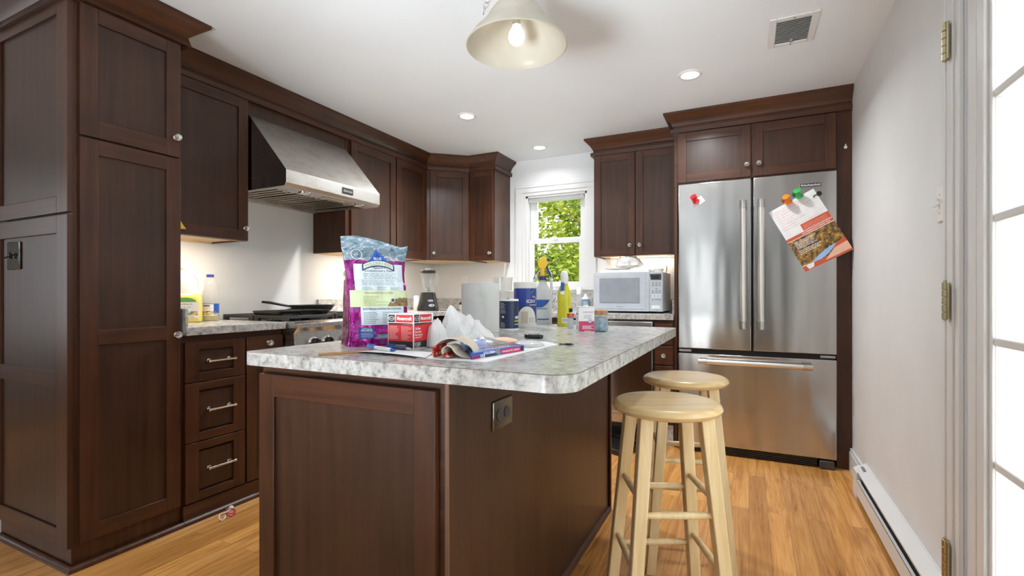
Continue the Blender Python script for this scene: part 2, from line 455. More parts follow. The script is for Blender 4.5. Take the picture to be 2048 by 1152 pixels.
# ------------------------------------------------------------------ mesh helpers
class MB:
    """collects geometry for one mesh"""
    def __init__(self):
        self.v, self.f, self.m = [], [], []
    def add(self, vs, fs, mi=0):
        b = len(self.v)
        self.v += [tuple(p) for p in vs]
        for q in fs:
            self.f.append(tuple(b+i for i in q)); self.m.append(mi)
    def hexa(self, p, mi=0):
        self.add(p, [(0, 3, 2, 1), (4, 5, 6, 7), (0, 1, 5, 4), (1, 2, 6, 5), (2, 3, 7, 6), (3, 0, 4, 7)], mi)
    def box(self, x0, x1, y0, y1, z0, z1, mi=0):
        self.hexa([(x0, y0, z0), (x1, y0, z0), (x1, y1, z0), (x0, y1, z0), (x0, y0, z1), (x1, y0, z1), (x1, y1, z1), (x0, y1, z1)], mi)
    def fbox(self, F, u0, u1, d0, d1, z0, z1, mi=0):
        """box in a face frame: u along the face, d out of it, z up"""
        O, u, n = F
        P = lambda a, d, z: (O[0]+u[0]*a+n[0]*d, O[1]+u[1]*a+n[1]*d, O[2]+z)
        self.hexa([P(u0, d1, z0), P(u1, d1, z0), P(u1, d0, z0), P(u0, d0, z0), P(u0, d1, z1), P(u1, d1, z1), P(u1, d0, z1), P(u0, d0, z1)], mi)
    def cyl(self, p0, p1, r0, r1=None, n=16, mi=0, caps=True):
        r1 = r0 if r1 is None else r1
        p0, p1 = Vector(p0), Vector(p1)
        q = (p1-p0).to_track_quat('Z', 'Y')
        vs = []
        for p, r in ((p0, r0), (p1, r1)):
            for i in range(n):
                a = 2*PI*i/n
                vs.append(p + q @ Vector((r*math.cos(a), r*math.sin(a), 0)))
        fs = [(i, (i+1) % n, n+(i+1) % n, n+i) for i in range(n)]
        if caps:
            fs += [tuple(range(n))[::-1], tuple(range(n, 2*n))]
        self.add(vs, fs, mi)
    def lathe(self, prof, n=24, mi=0, c=(0, 0, 0), axis=None, mis=None, a0=0.0, a1=None):
        """prof: (r, z) from one end to the other; axis: direction of z"""
        q = Vector(axis).to_track_quat('Z', 'Y') if axis is not None else None
        full = a1 is None
        if full:
            a1 = a0+2*PI
        k = n if full else n+1
        vs = []
        for r, z in prof:
            for i in range(k):
                a = a0+(a1-a0)*i/n
                p = Vector((r*math.cos(a), r*math.sin(a), z))
                if q:
                    p = q @ p
                vs.append(p+Vector(c))
        for j in range(len(prof)-1):
            fs = []
            for i in range(n):
                i2 = (i+1) % k
                fs.append((j*k+i, j*k+i2, (j+1)*k+i2, (j+1)*k+i))
            b = len(self.v) if j == 0 else b0
            if j == 0:
                b0 = b
                self.v += [tuple(p) for p in vs]
            for f in fs:
                self.f.append(tuple(b0+x for x in f)); self.m.append(mis[j] if mis else mi)
    def tube(self, pts, r, n=8, mi=0, closed=False, caps=True):
        pts = [Vector(p) for p in pts]
        L = len(pts)
        rs = r if isinstance(r, (list, tuple)) else [r]*L
        vs = []
        up = None
        for i, p in enumerate(pts):
            if closed:
                d = pts[(i+1) % L]-pts[i-1]
            else:
                d = pts[min(i+1, L-1)]-pts[max(i-1, 0)]
            d.normalize()
            if up is None:
                up = d.orthogonal().normalized()
            else:
                up = (up-d*up.dot(d))
                up = up.normalized() if up.length > 1e-6 else d.orthogonal().normalized()
            s = d.cross(up)
            for k in range(n):
                a = 2*PI*k/n
                vs.append(p+(up*math.cos(a)+s*math.sin(a))*rs[i])
        fs = []
        for i in range(L if closed else L-1):
            j = (i+1) % L
            for k in range(n):
                k2 = (k+1) % n
                fs.append((i*n+k, i*n+k2, j*n+k2, j*n+k))
        if caps and not closed:
            fs += [tuple(range(n))[::-1], tuple(range((L-1)*n, L*n))]
        self.add(vs, fs, mi)
    def prism(self, poly, fn, d0, d1, mi=0):
        """polygon (a, b) swept from d0 to d1; fn(a, b, d) gives the point"""
        n = len(poly)
        vs = [fn(a, b, d0) for a, b in poly]+[fn(a, b, d1) for a, b in poly]
        fs = [tuple(range(n))[::-1], tuple(range(n, 2*n))]+[(i, (i+1) % n, n+(i+1) % n, n+i) for i in range(n)]
        self.add(vs, fs, mi)
    def grid(self, fn, nu, nv, mi=0, wrap=False):
        vs = [fn(i/nu, j/nv) for j in range(nv+1) for i in range(nu+1)]
        fs = [(j*(nu+1)+i, j*(nu+1)+i+1, (j+1)*(nu+1)+i+1, (j+1)*(nu+1)+i) for j in range(nv) for i in range(nu)]
        self.add(vs, fs, mi)
    def patch(self, P, s0, s1, t0, t1, off=0.0004, nu=6, nv=6, mi=0):
        """a label laid on the surface P(s, t, offset)"""
        self.grid(lambda a, b: P(s0+(s1-s0)*a, t0+(t1-t0)*b, off), nu, nv, mi)
    def poly(self, P, pts, off, mi=0):
        self.add([P(a, b, off) for a, b in pts], [tuple(range(len(pts)))], mi)
    def area(self, P, x0, x1, lo, hi, off, mi=0, nx=16, ny=6):
        """a label with a shaped outline, wrapped on a curved surface: lo(x) to hi(x)"""
        def fn(a, c):
            x = x0+(x1-x0)*a
            return P(x, lo(x)+(hi(x)-lo(x))*c, off)
        self.grid(fn, nx, ny, mi)
    def disc(self, P, cx, cy, rx, ry, off, n=20, mi=0):
        self.poly(P, [(cx+rx*math.cos(2*PI*i/n), cy+ry*math.sin(2*PI*i/n)) for i in range(n)], off, mi)
    def ring(self, P, cx, cy, rx, ry, w, off, n=24, mi=0, a0=0.0, a1=2*PI):
        for i in range(n):
            x = a0+(a1-a0)*i/n; y = a0+(a1-a0)*(i+1)/n
            self.add([P(cx+rx*math.cos(x), cy+ry*math.sin(x), off), P(cx+rx*math.cos(y), cy+ry*math.sin(y), off),
                      P(cx+(rx-w)*math.cos(y), cy+(ry-w)*math.sin(y), off), P(cx+(rx-w)*math.cos(x), cy+(ry-w)*math.sin(x), off)], [(0, 1, 2, 3)], mi)
    def text(self, P, s, x, y, h, off=0.0006, mi=0, align='C', width=None, bold=0.0, arc=0.0):
        """lettering h high on the surface P; arc bends the baseline"""
        vs, fs, w = glyphs(s, bold)
        k = h/0.70
        kx = k if width is None else width/w
        ox = x-(w*kx/2 if align == 'C' else (w*kx if align == 'R' else 0))
        q = []
        for a, b in vs:
            xx = ox+a*kx
            yy = y+b*k
            if arc:
                yy -= arc*(xx-x)**2
            q.append(P(xx, yy, off))
        self.add(q, fs, mi)
    def lines(self, P, x0, x1, y0, y1, n, off=0.0006, mi=0, h=0.45, rag=0.3, seed=1):
        """rows of small print too fine to read, as broken strips"""
        rr = random.Random(seed)
        dy = (y1-y0)/n
        for i in range(n):
            yb = y1-dy*(i+1)
            x = x0
            xe = x1-(x1-x0)*rag*rr.random()
            while x < xe:
                w = (x1-x0)*(0.06+0.14*rr.random())
                e = min(x+w, xe)
                self.add([P(x, yb, off), P(e, yb, off), P(e, yb+dy*h, off), P(x, yb+dy*h, off)], [(0, 1, 2, 3)], mi)
                x = e+(x1-x0)*0.02

_G = {}
def glyphs(s, bold=0.0):
    k = (s, bold)
    if k not in _G:
        c = bpy.data.curves.new('t', 'FONT')
        c.body = s
        c.resolution_u = 3
        c.offset = bold
        o = bpy.data.objects.new('t', c)
        COL.objects.link(o)
        dg = bpy.context.evaluated_depsgraph_get()
        dg.update()
        me = bpy.data.meshes.new_from_object(o.evaluated_get(dg))
        vs = [(v.co.x, v.co.y) for v in me.vertices]
        fs = [tuple(p.vertices) for p in me.polygons]
        mn = min(v[0] for v in vs); mx = max(v[0] for v in vs)
        _G[k] = ([(a-mn, b) for a, b in vs], fs, mx-mn)
        bpy.data.objects.remove(o)
        bpy.data.meshes.remove(me)
        bpy.data.curves.remove(c)
    return _G[k]

ROOT = {}
def thing(name, label, cat, loc=(0, 0, 0), rotz=0.0, group=None):
    o = bpy.data.objects.new(name, None)
    COL.objects.link(o)
    o.empty_display_size = 0.05
    o.location = loc
    o.rotation_euler = (0, 0, rotz)
    o['label'] = label
    o['category'] = cat
    if group:
        o['group'] = group
    ROOT[o.name] = Matrix.Translation(Vector(loc)) @ Matrix.Rotation(rotz, 4, 'Z')
    return o

def mesh_of(name, mb, mats, M=None, smooth=35.0, bevel=0.0, seg=2):
    me = bpy.data.meshes.new(name)
    vs = mb.v
    if M is not None:
        vs = [tuple(M @ Vector(p)) for p in vs]
    me.from_pydata(vs, [], mb.f)
    if isinstance(mats, str):
        mats = [mats]
    for x in mats:
        me.materials.append(MATS[x])
    me.polygons.foreach_set('material_index', mb.m)
    me.update()
    if smooth:
        me.polygons.foreach_set('use_smooth', [True]*len(me.polygons))
        me.set_sharp_from_angle(angle=math.radians(smooth))
    return me

def finish(o, bevel, seg, sub=0, solid=0.0):
    if solid:
        s = o.modifiers.new('solid', 'SOLIDIFY'); s.thickness = solid; s.offset = 0
    if sub:
        s = o.modifiers.new('sub', 'SUBSURF'); s.levels = sub; s.render_levels = sub
    if bevel:
        b = o.modifiers.new('bevel', 'BEVEL')
        b.width = bevel; b.segments = seg
        b.limit_method = 'ANGLE'; b.angle_limit = math.radians(40)

def part(name, mb, mats, parent, world=False, smooth=35.0, bevel=0.0, seg=2, label=None, stuff=False, sub=0, solid=0.0):
    R = ROOT[parent.name]
    me = mesh_of(name, mb, mats, R.inverted() if world else None, smooth)
    o = bpy.data.objects.new(name, me)
    COL.objects.link(o)
    o.parent = parent
    ROOT[o.name] = R
    finish(o, bevel, seg, sub, solid)
    if label:
        o['label'] = label
    if stuff:
        o['kind'] = 'stuff'
    return o

def solo(name, mb, mats, label, cat, loc=(0, 0, 0), rotz=0.0, smooth=35.0, bevel=0.0, seg=2, group=None, world=False, kind=None, sub=0, solid=0.0):
    """a thing that is one mesh; world=True: built in room coordinates, origin moved to its base centre"""
    M = None
    if world:
        xs = [p[0] for p in mb.v]; ys = [p[1] for p in mb.v]; zs = [p[2] for p in mb.v]
        loc = ((min(xs)+max(xs))/2, (min(ys)+max(ys))/2, min(zs))
        M = Matrix.Translation(-Vector(loc))
    me = mesh_of(name, mb, mats, M, smooth)
    o = bpy.data.objects.new(name, me)
    COL.objects.link(o)
    o.location = loc
    o.rotation_euler = (0, 0, rotz)
    ROOT[o.name] = Matrix.Translation(Vector(loc)) @ Matrix.Rotation(rotz, 4, 'Z')
    finish(o, bevel, seg, sub, solid)
    if label:
        o['label'] = label; o['category'] = cat
    if group:
        o['group'] = group
    if kind:
        o['kind'] = kind
    return o

def struct(name, mb, mats, bevel=0.0, smooth=35.0):
    me = mesh_of(name, mb, mats, None, smooth)
    o = bpy.data.objects.new(name, me)
    COL.objects.link(o)
    o['kind'] = 'structure'
    ROOT[o.name] = Matrix.Identity(4)
    finish(o, bevel, 2)
    return o

def dup(root, loc, rotz, label, group=None):
    r = root.copy()
    COL.objects.link(r)
    r.location = loc; r.rotation_euler = (0, 0, rotz)
    r['label'] = label
    if group:
        r['group'] = group
    for ch in list(root.children):
        c = ch.copy(); COL.objects.link(c); c.parent = r
        for g in list(ch.children):
            d = g.copy(); COL.objects.link(d); d.parent = c
    return r

def plane_P(O, u, v, n):
    O, u, v, n = Vector(O), Vector(u), Vector(v), Vector(n)
    return lambda a, b, d=0.0: O+u*a+v*b+n*d

def cyl_P(r, face=0.0, c=(0, 0, 0)):
    """label surface round an upright cylinder; a runs along the girth from the facing angle, b is the height"""
    return lambda a, b, d=0.0: Vector((c[0]+(r+d)*math.cos(face+a/r), c[1]+(r+d)*math.sin(face+a/r), c[2]+b))
FACE_CAM = -PI/2+YAW     # direction that looks back at the camera along its axis

# ------------------------------------------------------------------ the room
CEIL = 2.323
WL, WR, WB = -2.93, 0.563, 4.18      # kitchen left wall, right wall, back wall
def wall_x(mb, x0, x1, y0, y1, holes, z0=0.0, z1=CEIL):
    """wall slab across x0..x1 running in y with rectangular holes (ya, yb, za, zb)"""
    ys = y0
    for ya, yb, za, zb in sorted(holes):
        mb.box(x0, x1, ys, ya, z0, z1)
        if za > z0: mb.box(x0, x1, ya, yb, z0, za)
        if zb < z1: mb.box(x0, x1, ya, yb, zb, z1)
        ys = yb
    mb.box(x0, x1, ys, y1, z0, z1)
def wall_y(mb, y0, y1, x0, x1, holes, z0=0.0, z1=CEIL):
    xs = x0
    for xa, xb, za, zb in sorted(holes):
        mb.box(xs, xa, y0, y1, z0, z1)
        if za > z0: mb.box(xa, xb, y0, y1, z0, za)
        if zb < z1: mb.box(xa, xb, y0, y1, zb, z1)
        xs = xb
    mb.box(xs, x1, y0, y1, z0, z1)

b = MB(); b.box(-5.6, 0.70, -4.1, 4.30, -0.05, 0.0); struct('floor', b, 'oak_floor')
b = MB(); b.box(-5.6, 0.70, -4.1, 4.30, CEIL, CEIL+0.12); struct('ceiling', b, 'ceiling_paint')
DOOR = (0.02, 1.85, 0.0, 2.07)
b = MB(); wall_x(b, WR, WR+0.12, -4.1, 4.30, [DOOR]); struct('wall_right', b, 'wall_paint')
WIN = (-1.885, -1.290, 1.10, 1.985)
b = MB(); wall_y(b, WB, WB+0.12, WL-0.12, WR+0.12, [WIN]); struct('wall_back', b, 'wall_paint')
b = MB(); b.box(WL-0.12, WL, 1.06, WB, 0, CEIL); b.box(-5.6, WL, 1.06-0.1, 1.06, 0, CEIL); struct('wall_left', b, 'wall_paint')
b = MB(); wall_x(b, -5.6, -5.48, -4.1, 1.0, [(-1.35, -0.35, 0.6, 2.1)]); struct('wall_far_left', b, 'unseen_wall_dim')
b = MB(); wall_y(b, -4.1, -3.98, -5.6, 0.70, [(-4.4, -3.4, 0.9, 2.1), (-0.985, -0.815, 0.28, 2.22)]); struct('wall_front', b, 'unseen_wall_dim')
# windows of the dining side
b = MB()
for x in (-4.4, -3.92, -3.45):
    b.box(x, x+0.05, -4.06, -4.0, 0.9, 2.1)
b.box(-4.4, -3.4, -4.06, -4.0, 0.9, 0.96); b.box(-4.4, -3.4, -4.06, -4.0, 2.04, 2.1)
struct('window_2', b, 'white_trim')
b = MB()
for y in (-1.35, -0.875, -0.40):
    b.box(-5.56, -5.50, y, y+0.05, 0.6, 2.1)
b.box(-5.56, -5.50, -1.35, -0.35, 0.6, 0.66); b.box(-5.56, -5.50, -1.35, -0.35, 2.04, 2.1)
struct('window_3', b, 'white_trim')
b = MB(); b.box(-5.46, -2.96, 0.945, 0.96, 0, 0.13); struct('baseboard_left', b, 'white_trim', 0.003)
b = MB(); b.box(0.546, 0.563, 3.17, 3.565, 0, 0.115); b.box(0.551, 0.563, 3.17, 3.565, 0.115, 0.135); struct('baseboard_right', b, 'white_trim', 0.003)
# small moulding shown where the dining wall begins, behind the tall cupboard
b = MB(); b.box(-3.06, -2.965, 0.935, 0.96, 2.17, 2.25); struct('trim_1', b, 'white_trim', 0.004)

# window over the sink: casing, frame, two sashes with panes, rolled shade, stool
b = MB()
x0, x1, z0, z1 = WIN
for w0, w1, d in ((0.0, 0.03, 0.012), (0.03, 0.075, 0.018), (0.075, 0.095, 0.024)):
    b.box(x0-w1, x0-w0, WB-d, WB, 1.105, z1+w0)
    b.box(x1+w0, min(x1+w1, -1.205), WB-d, WB, 1.105, z1+w0)
    b.box(x0-w1, min(x1+w1, -1.205), WB-d, WB, z1+w0, z1+w1)
b.box(x0-0.10, -1.205, WB-0.03, WB+0.05, 1.105, 1.135)      # stool
b.box(x0-0.08, -1.21, WB-0.014, WB, 1.085, 1.105)           # apron
struct('trim_2', b, 'white_trim', 0.002)
b = MB()
b.box(x0, x0+0.022, WB, WB+0.12, z0+0.03, z1); b.box(x1-0.022, x1, WB, WB+0.12, z0+0.03, z1)
b.box(x0, x1, WB, WB+0.12, z1-0.02, z1); b.box(x0, x1, WB+0.02, WB+0.12, 1.135, 1.145)
win = struct('window_1', b, 'white_trim', 0.0015)
b = MB()   # upper sash (outer)
b.box(x0+0.022, -1.795, WB+0.065, WB+0.095, 1.555, z1-0.02); b.box(-1.372, x1-0.022, WB+0.065, WB+0.095, 1.555, z1-0.02)
b.box(-1.795, -1.372, WB+0.065, WB+0.095, 1.935, z1-0.02); b.box(-1.795, -1.372, WB+0.065, WB+0.095, 1.555, 1.592)
up = part('upper_sash', b, 'white_trim', win, bevel=0.002)
b = MB(); b.box(-1.80, -1.368, WB+0.078, WB+0.082, 1.59, 1.94); part('pane', b, 'pane_glass', up, smooth=0)
b = MB()   # lower sash (inner)
b.box(x0+0.022, -1.822, WB+0.03, WB+0.062, 1.145, 1.575); b.box(-1.375, x1-0.022, WB+0.03, WB+0.062, 1.145, 1.575)
b.box(-1.822, -1.375, WB+0.03, WB+0.062, 1.538, 1.575); b.box(-1.822, -1.375, WB+0.03, WB+0.062, 1.145, 1.184)
lo = part('lower_sash', b, 'white_trim', win, bevel=0.002)
b = MB(); b.box(-1.825, -1.372, WB+0.044, WB+0.048, 1.18, 1.54); part('pane', b, 'pane_glass', lo, smooth=0)
b = MB(); b.box(-1.615, -1.575, WB+0.018, WB+0.03, 1.57, 1.585); part('sash_lock', b, 'white_plastic', win)
b = MB()   # blind pulled up at the head
for i in range(9):
    b.box(x0+0.03, x1-0.03, WB+0.005, WB+0.05, 1.93-0.0+i*0.004, 1.932+i*0.004)
b.box(x0+0.024, x1-0.024, WB+0.002, WB+0.055, 1.965, 1.985)
rb = solo('window_blind', b, 'white_trim', 'white slatted blind drawn right up at the head of the sink window', 'blind', world=True)

# glazed outside door in the right wall
b = MB()
for w0, w1, d in ((0.0, 0.035, 0.012), (0.035, 0.08, 0.018), (0.08, 0.10, 0.022)):
    b.box(WR-d, WR, DOOR[1]+w0, DOOR[1]+w1, 0, DOOR[3]+w0)
    b.box(WR-d, WR, DOOR[0]-w1, DOOR[0]-w0, 0, DOOR[3]+w0)
    b.box(WR-d, WR, DOOR[0]-w1, DOOR[1]+w1, DOOR[3]+w0, DOOR[3]+w1)
struct('trim_3', b, 'white_trim', 0.003)
dx0, dx1 = WR+0.003, WR+0.045
for nm, ya, yb in (('door_1', 0.940, 1.843), ('door_2', 0.030, 0.933)):
    b = MB()
    gy0, gy1, gz0, gz1 = ya+0.178, yb-0.178, 0.27, 1.92
    b.box(dx0, dx1, gy1, yb, 0.012, 2.06); b.box(dx0, dx1, ya, gy0, 0.012, 2.06)
    b.box(dx0, dx1, gy0, gy1, gz1, 2.06); b.box(dx0, dx1, gy0, gy1, 0.012, gz0)
    d_ = struct(nm, b, 'white_trim', 0.003)
    if nm == 'door_1': dr = d_
    b = MB()      # raised frame round the glass, stepped
    for (w0, w1, d) in ((0.0, 0.018, 0.006), (0.018, 0.060, 0.016), (0.060, 0.072, 0.009), (0.072, 0.085, 0.014)):
        b.box(dx0-d, dx0+0.002, gy1+w0, gy1+w1, gz0-w0, gz1+w0); b.box(dx0-d, dx0+0.002, gy0-w1, gy0-w0, gz0-w0, gz1+w0)
        b.box(dx0-d, dx0+0.002, gy0-w1, gy1+w1, gz1+w0, gz1+w1); b.box(dx0-d, dx0+0.002, gy0-w1, gy1+w1, gz0-w1, gz0-w0)
    part('glazing_frame', b, 'white_trim', d_, bevel=0.003)
    b = MB()
    for zc in (0.628, 0.945, 1.262, 1.581):
        b.box(dx0-0.002, dx0+0.022, gy0, gy1, zc-0.011, zc+0.011)
    b.box(dx0-0.002, dx0+0.022, (gy0+gy1)/2-0.011, (gy0+gy1)/2+0.011, gz0, gz1)
    part('muntin_grid', b, 'white_trim', d_, bevel=0.004)
    b = MB(); b.box(dx0+0.028, dx0+0.032, gy0, gy1, gz0, gz1); part('pane', b, 'pane_glass', d_, smooth=0)
for zc in (0.268, 1.047, 1.83):
    b = MB()
    y = 1.905
    for i in range(5):
        z = zc-0.056+i*0.0226
        b.cyl((WR-0.028, y, z), (WR-0.028, y, z+0.0208), 0.0085, n=12)
    b.cyl((WR-0.028, y, zc-0.06), (WR-0.028, y, zc+0.062), 0.0045, n=10)
    b.box(WR-0.028, WR-0.024, y-0.022, y, zc-0.055, zc+0.055)
    b.box(WR-0.030, WR-0.0215, y-0.004, y+0.004, zc-0.055, zc+0.055)
    part('hinge', b, 'brass_old', dr, bevel=0.0008, label='old brass butt hinge')
# outside
b = MB(); b.box(-14, 0.72, 4.5, 22, -0.25, -0.2); struct('ground', b, 'grass_ground')
b = MB(); b.box(0.73, 40, -10, 60, -0.15, -0.03); struct('patio', b, 'concrete')

# ------------------------------------------------------------------ cabinet fronts
def V(*a): return Vector(a)
def shaker(mb, F, u0, u1, z0, z1, d0=0.0, t=0.019, st=0.058, rec=0.009, mids=(), panel=2, rails=None):
    """frame and panel front; material 0 stiles, 1 rails, 2 panel"""
    bt, tp = rails or (st, st)
    mb.fbox(F, u0, u0+st, d0, d0+t, z0, z1, 0); mb.fbox(F, u1-st, u1, d0, d0+t, z0, z1, 0)
    mb.fbox(F, u0+st, u1-st, d0, d0+t, z0, z0+bt, 1); mb.fbox(F, u0+st, u1-st, d0, d0+t, z1-tp, z1, 1)
    for a, c in mids:
        mb.fbox(F, u0+st, u1-st, d0, d0+t, a, c, 1)
    mb.fbox(F, u0+st*0.8, u1-st*0.8, d0+0.002, d0+t-rec, z0+st*0.8, z1-st*0.8, panel)
CV, CX, CY = ['cherry_v', 'cherry_x', 'cherry_panel'], ['cherry_v', 'cherry_x', 'cherry_panel'], ['cherry_v', 'cherry_y', 'cherry_panel']

def knob(parent, p, n, name='knob'):
    """faceted clear knob on a small metal rose"""
    b = MB()
    b.lathe([(0.0, 0), (0.011, 0), (0.011, 0.003), (0.006, 0.006), (0.0055, 0.012), (0.009, 0.013)], 14, 1, p, n)
    b.lathe([(0.009, 0.013), (0.0155, 0.019), (0.0165, 0.024), (0.012, 0.031), (0.0065, 0.0335), (0.0, 0.0335)], 8, 0, p, n)
    return part(name, b, ['crystal', 'nickel'], parent, world=True, smooth=20, label='clear faceted knob')

def bar_handle(parent, F, u0, u1, z, d0):
    """slim bar pull on two posts with ring details"""
    O, u, n = F
    P = lambda a, d: (O[0]+u[0]*a+n[0]*d, O[1]+u[1]*a+n[1]*d, O[2]+z)
    b = MB()
    b.cyl(P(u0, d0+0.03), P(u1, d0+0.03), 0.0048, n=10)
    for e, s in ((u0, 1), (u1, -1)):
        b.cyl(P(e, d0+0.03), P(e+s*0.014, d0+0.03), 0.0068, n=10)
        b.cyl(P(e+s*0.026, d0+0.03), P(e+s*0.031, d0+0.03), 0.0068, n=10)
        b.cyl(P(e+s*0.02, d0), P(e+s*0.02, d0+0.03), 0.0052, n=10)
        b.cyl(P(e+s*0.02, d0), P(e+s*0.02, d0+0.003), 0.011, n=12)
    return part('handle', b, 'nickel', parent, world=True)

CROWN = [(0.0, 2.185), (0.022, 2.185), (0.024, 2.212), (0.006, 2.216), (0.004, 2.232), (0.010, 2.238), (0.013, 2.246), (0.030, 2.272), (0.058, 2.300), (0.066, 2.308), (0.066, CEIL-0.001), (0.0, CEIL-0.001)]
def sweep(mb, path, prof, side=1, mi=0):
    """profile (out, z) swept along a level path with mitred corners; side=1 puts 'out' to the right of travel"""
    pts = [Vector((p[0], p[1])) for p in path]
    rows = []
    for i, p in enumerate(pts):
        def nrm(a, c):
            d = (c-a).normalized()
            return Vector((d.y, -d.x))*side
        if i == 0: m = nrm(pts[0], pts[1])
        elif i == len(pts)-1: m = nrm(pts[-2], pts[-1])
        else:
            n1, n2 = nrm(pts[i-1], p), nrm(p, pts[i+1])
            m = (n1+n2); m = m/(m.dot(n1))
        rows.append([(p.x+m.x*o, p.y+m.y*o, z) for o, z in prof])
    k = len(prof)
    vs = [q for r in rows for q in r]
    fs = []
    for i in range(len(rows)-1):
        for j in range(k):
            j2 = (j+1) % k
            fs.append((i*k+j, i*k+j2, (i+1)*k+j2, (i+1)*k+j))
    fs += [tuple(range(k)), tuple(range((len(rows)-1)*k, len(rows)*k))[::-1]]
    mb.add(vs, fs, mi)

# ---- tall pantry
PX = -2.355
Fx = lambda x: (V(x, 0, 0), V(0, 1, 0), V(1, 0, 0))       # faces +x, u = y
Fy = lambda y: (V(0, y, 0), V(1, 0, 0), V(0, -1, 0))      # faces -y, u = x
t = thing('pantry_cabinet', 'tall dark cherry pantry cupboard at the left end of the kitchen, reaching the ceiling', 'cabinet', (-2.64, 1.15, 0))
b = MB()
b.box(-2.925, PX, 0.957, 1.355, 0.0, 2.30, 0)
part('body', b, 'cherry_v', t, world=True, bevel=0.001)
Fs = Fy(0.957)
for nm, za, zb, mids in (('side_panel', 1.385, 2.235, ()), ('side_panel', 0.085, 1.376, ((0.70, 0.765),))):
    b = MB(); shaker(b, Fs, -3.02, -2.352, za, zb, 0.0, mids=mids, st=0.085, rails=(0.065, 0.07))
    part(nm, b, CX, t, world=True, bevel=0.0012)
Fp = Fx(PX)
b = MB(); shaker(b, Fp, 0.972, 1.345, 1.69, 2.205, 0.0, st=0.060, rails=(0.072, 0.058)); d = part('upper_door', b, CY, t, world=True, bevel=0.0014)
knob(d, (PX+0.019, 1.322, 1.775), (1, 0, 0))
b = MB(); shaker(b, Fp, 0.972, 1.345, 0.097, 1.682, 0.0, st=0.060, mids=((0.864, 0.924),)); d = part('lower_door', b, CY, t, world=True, bevel=0.0014)
knob(d, (PX+0.019, 1.324, 0.884), (1, 0, 0))
b = MB(); b.box(-3.02, PX+0.004, 0.950, 0.957, 0.0, 0.085); sweep(b, [(-3.02, 0.945), (PX+0.018, 0.945), (PX+0.018, 1.355)], [(0, 0), (0.016, 0), (0.014, 0.012), (0.006, 0.02), (0, 0.022)], 1)
part('shoe_moulding', b, 'cherry_v', t, world=True, smooth=50)
b = MB(); sweep(b, [(-2.95, 0.957), (PX, 0.957), (PX, 1.355), (-2.548, 1.355)], [(o*1.35, z) for o, z in CROWN if z > 2.2], 1)
b.fbox(Fp, 0.957, 1.355, 0, 0.008, 2.205, 2.24)
part('crown', b, 'cherry_y', t, world=True, smooth=30)
# double toggle switch on its side panel
t = thing('light_switch', 'aged silver plate with two toggles on the side of the pantry', 'light switch', (-2.815, 0.945, 1.23))
b = MB(); b.box(-2.872, -2.758, 0.9385, 0.9468, 1.172, 1.290); part('plate', b, 'plate_bronze', t, world=True, bevel=0.005)
for x, s in ((-2.838, -1), (-2.792, 1)):
    b = MB(); b.box(x-0.005, x+0.005, 0.933, 0.939, 1.218, 1.242); b.cyl((x, 0.937, 1.23), (x, 0.918, 1.23+0.010*s), 0.004, 0.0032, 8)
    part('toggle', b, 'black_plastic', t, world=True)
for x in (-2.838, -2.792):
    for z in (1.203, 1.257):
        b = MB(); b.cyl((x, 0.9386, z), (x, 0.9372, z), 0.003, n=8); part('screw', b, 'dark_grey', t, world=True)

# ---- upper cabinets on the left wall
UX, UZ = -2.61, 1.372
def upper_body(t, x0, x1, y0, y1, front, name='body'):
    """box with a recessed plywood underside"""
    b = MB()
    b.box(x0, x1, y0, y1, UZ+0.014, 2.30, 0)
    if front == 'x':
        b.box(x1-0.019, x1, y0, y1, UZ, UZ+0.014, 0); b.box(x0, x1-0.019, y0, y0+0.015, UZ, UZ+0.014, 0); b.box(x0, x1-0.019, y1-0.015, y1, UZ, UZ+0.014, 0)
        b.box(x0, x1-0.019, y0+0.015, y1-0.015, UZ+0.009, UZ+0.0141, 1)
        b.box(x0, x0+0.02, y0+0.015, y1-0.015, UZ, UZ+0.009, 1); b.box(x1-0.035, x1-0.019, y0+0.015, y1-0.015, UZ, UZ+0.009, 1)
    else:
        b.box(x0, x1, y0, y0+0.019, UZ, UZ+0.014, 0); b.box(x0, x0+0.015, y0+0.019, y1, UZ, UZ+0.014, 0); b.box(x1-0.015, x1, y0+0.019, y1, UZ, UZ+0.014, 0)
        b.box(x0+0.015, x1-0.015, y0+0.019, y1, UZ+0.009, UZ+0.0141, 1)
        b.box(x0+0.015, x1-0.015, y1-0.02, y1, UZ, UZ+0.009, 1)
    return part(name, b, ['cherry_v', 'maple_ply'], t, world=True)
Fu = Fx(UX)
t = thing('wall_cabinet', 'single door dark cherry wall cabinet between the pantry and the range hood', 'cabinet', (-2.77, 1.61, UZ))
upper_body(t, WL, UX, 1.36, 1.868, 'x')
b = MB(); shaker(b, Fu, 1.366, 1.862, UZ+0.002, 2.183); d = part('door', b, CY, t, world=True, bevel=0.0014)
knob(d, (UX+0.019, 1.842, 1.442), (1, 0, 0))
t = thing('wall_cabinet', 'two door dark cherry wall cabinet right of the range hood', 'cabinet', (-2.77, 3.12, UZ))
upper_body(t, WL, UX, 2.632, 3.605, 'x')
b = MB(); shaker(b, Fu, 2.672, 3.168, UZ+0.002, 2.183, st=0.062); d = part('door', b, CY, t, world=True, bevel=0.0014)
b = MB(); shaker(b, Fu, 3.182, 3.592, UZ+0.002, 2.183, st=0.062); d = part('door', b, CY, t, world=True, bevel=0.0014)
knob(d, (UX+0.019, 3.222, 1.437), (1, 0, 0))
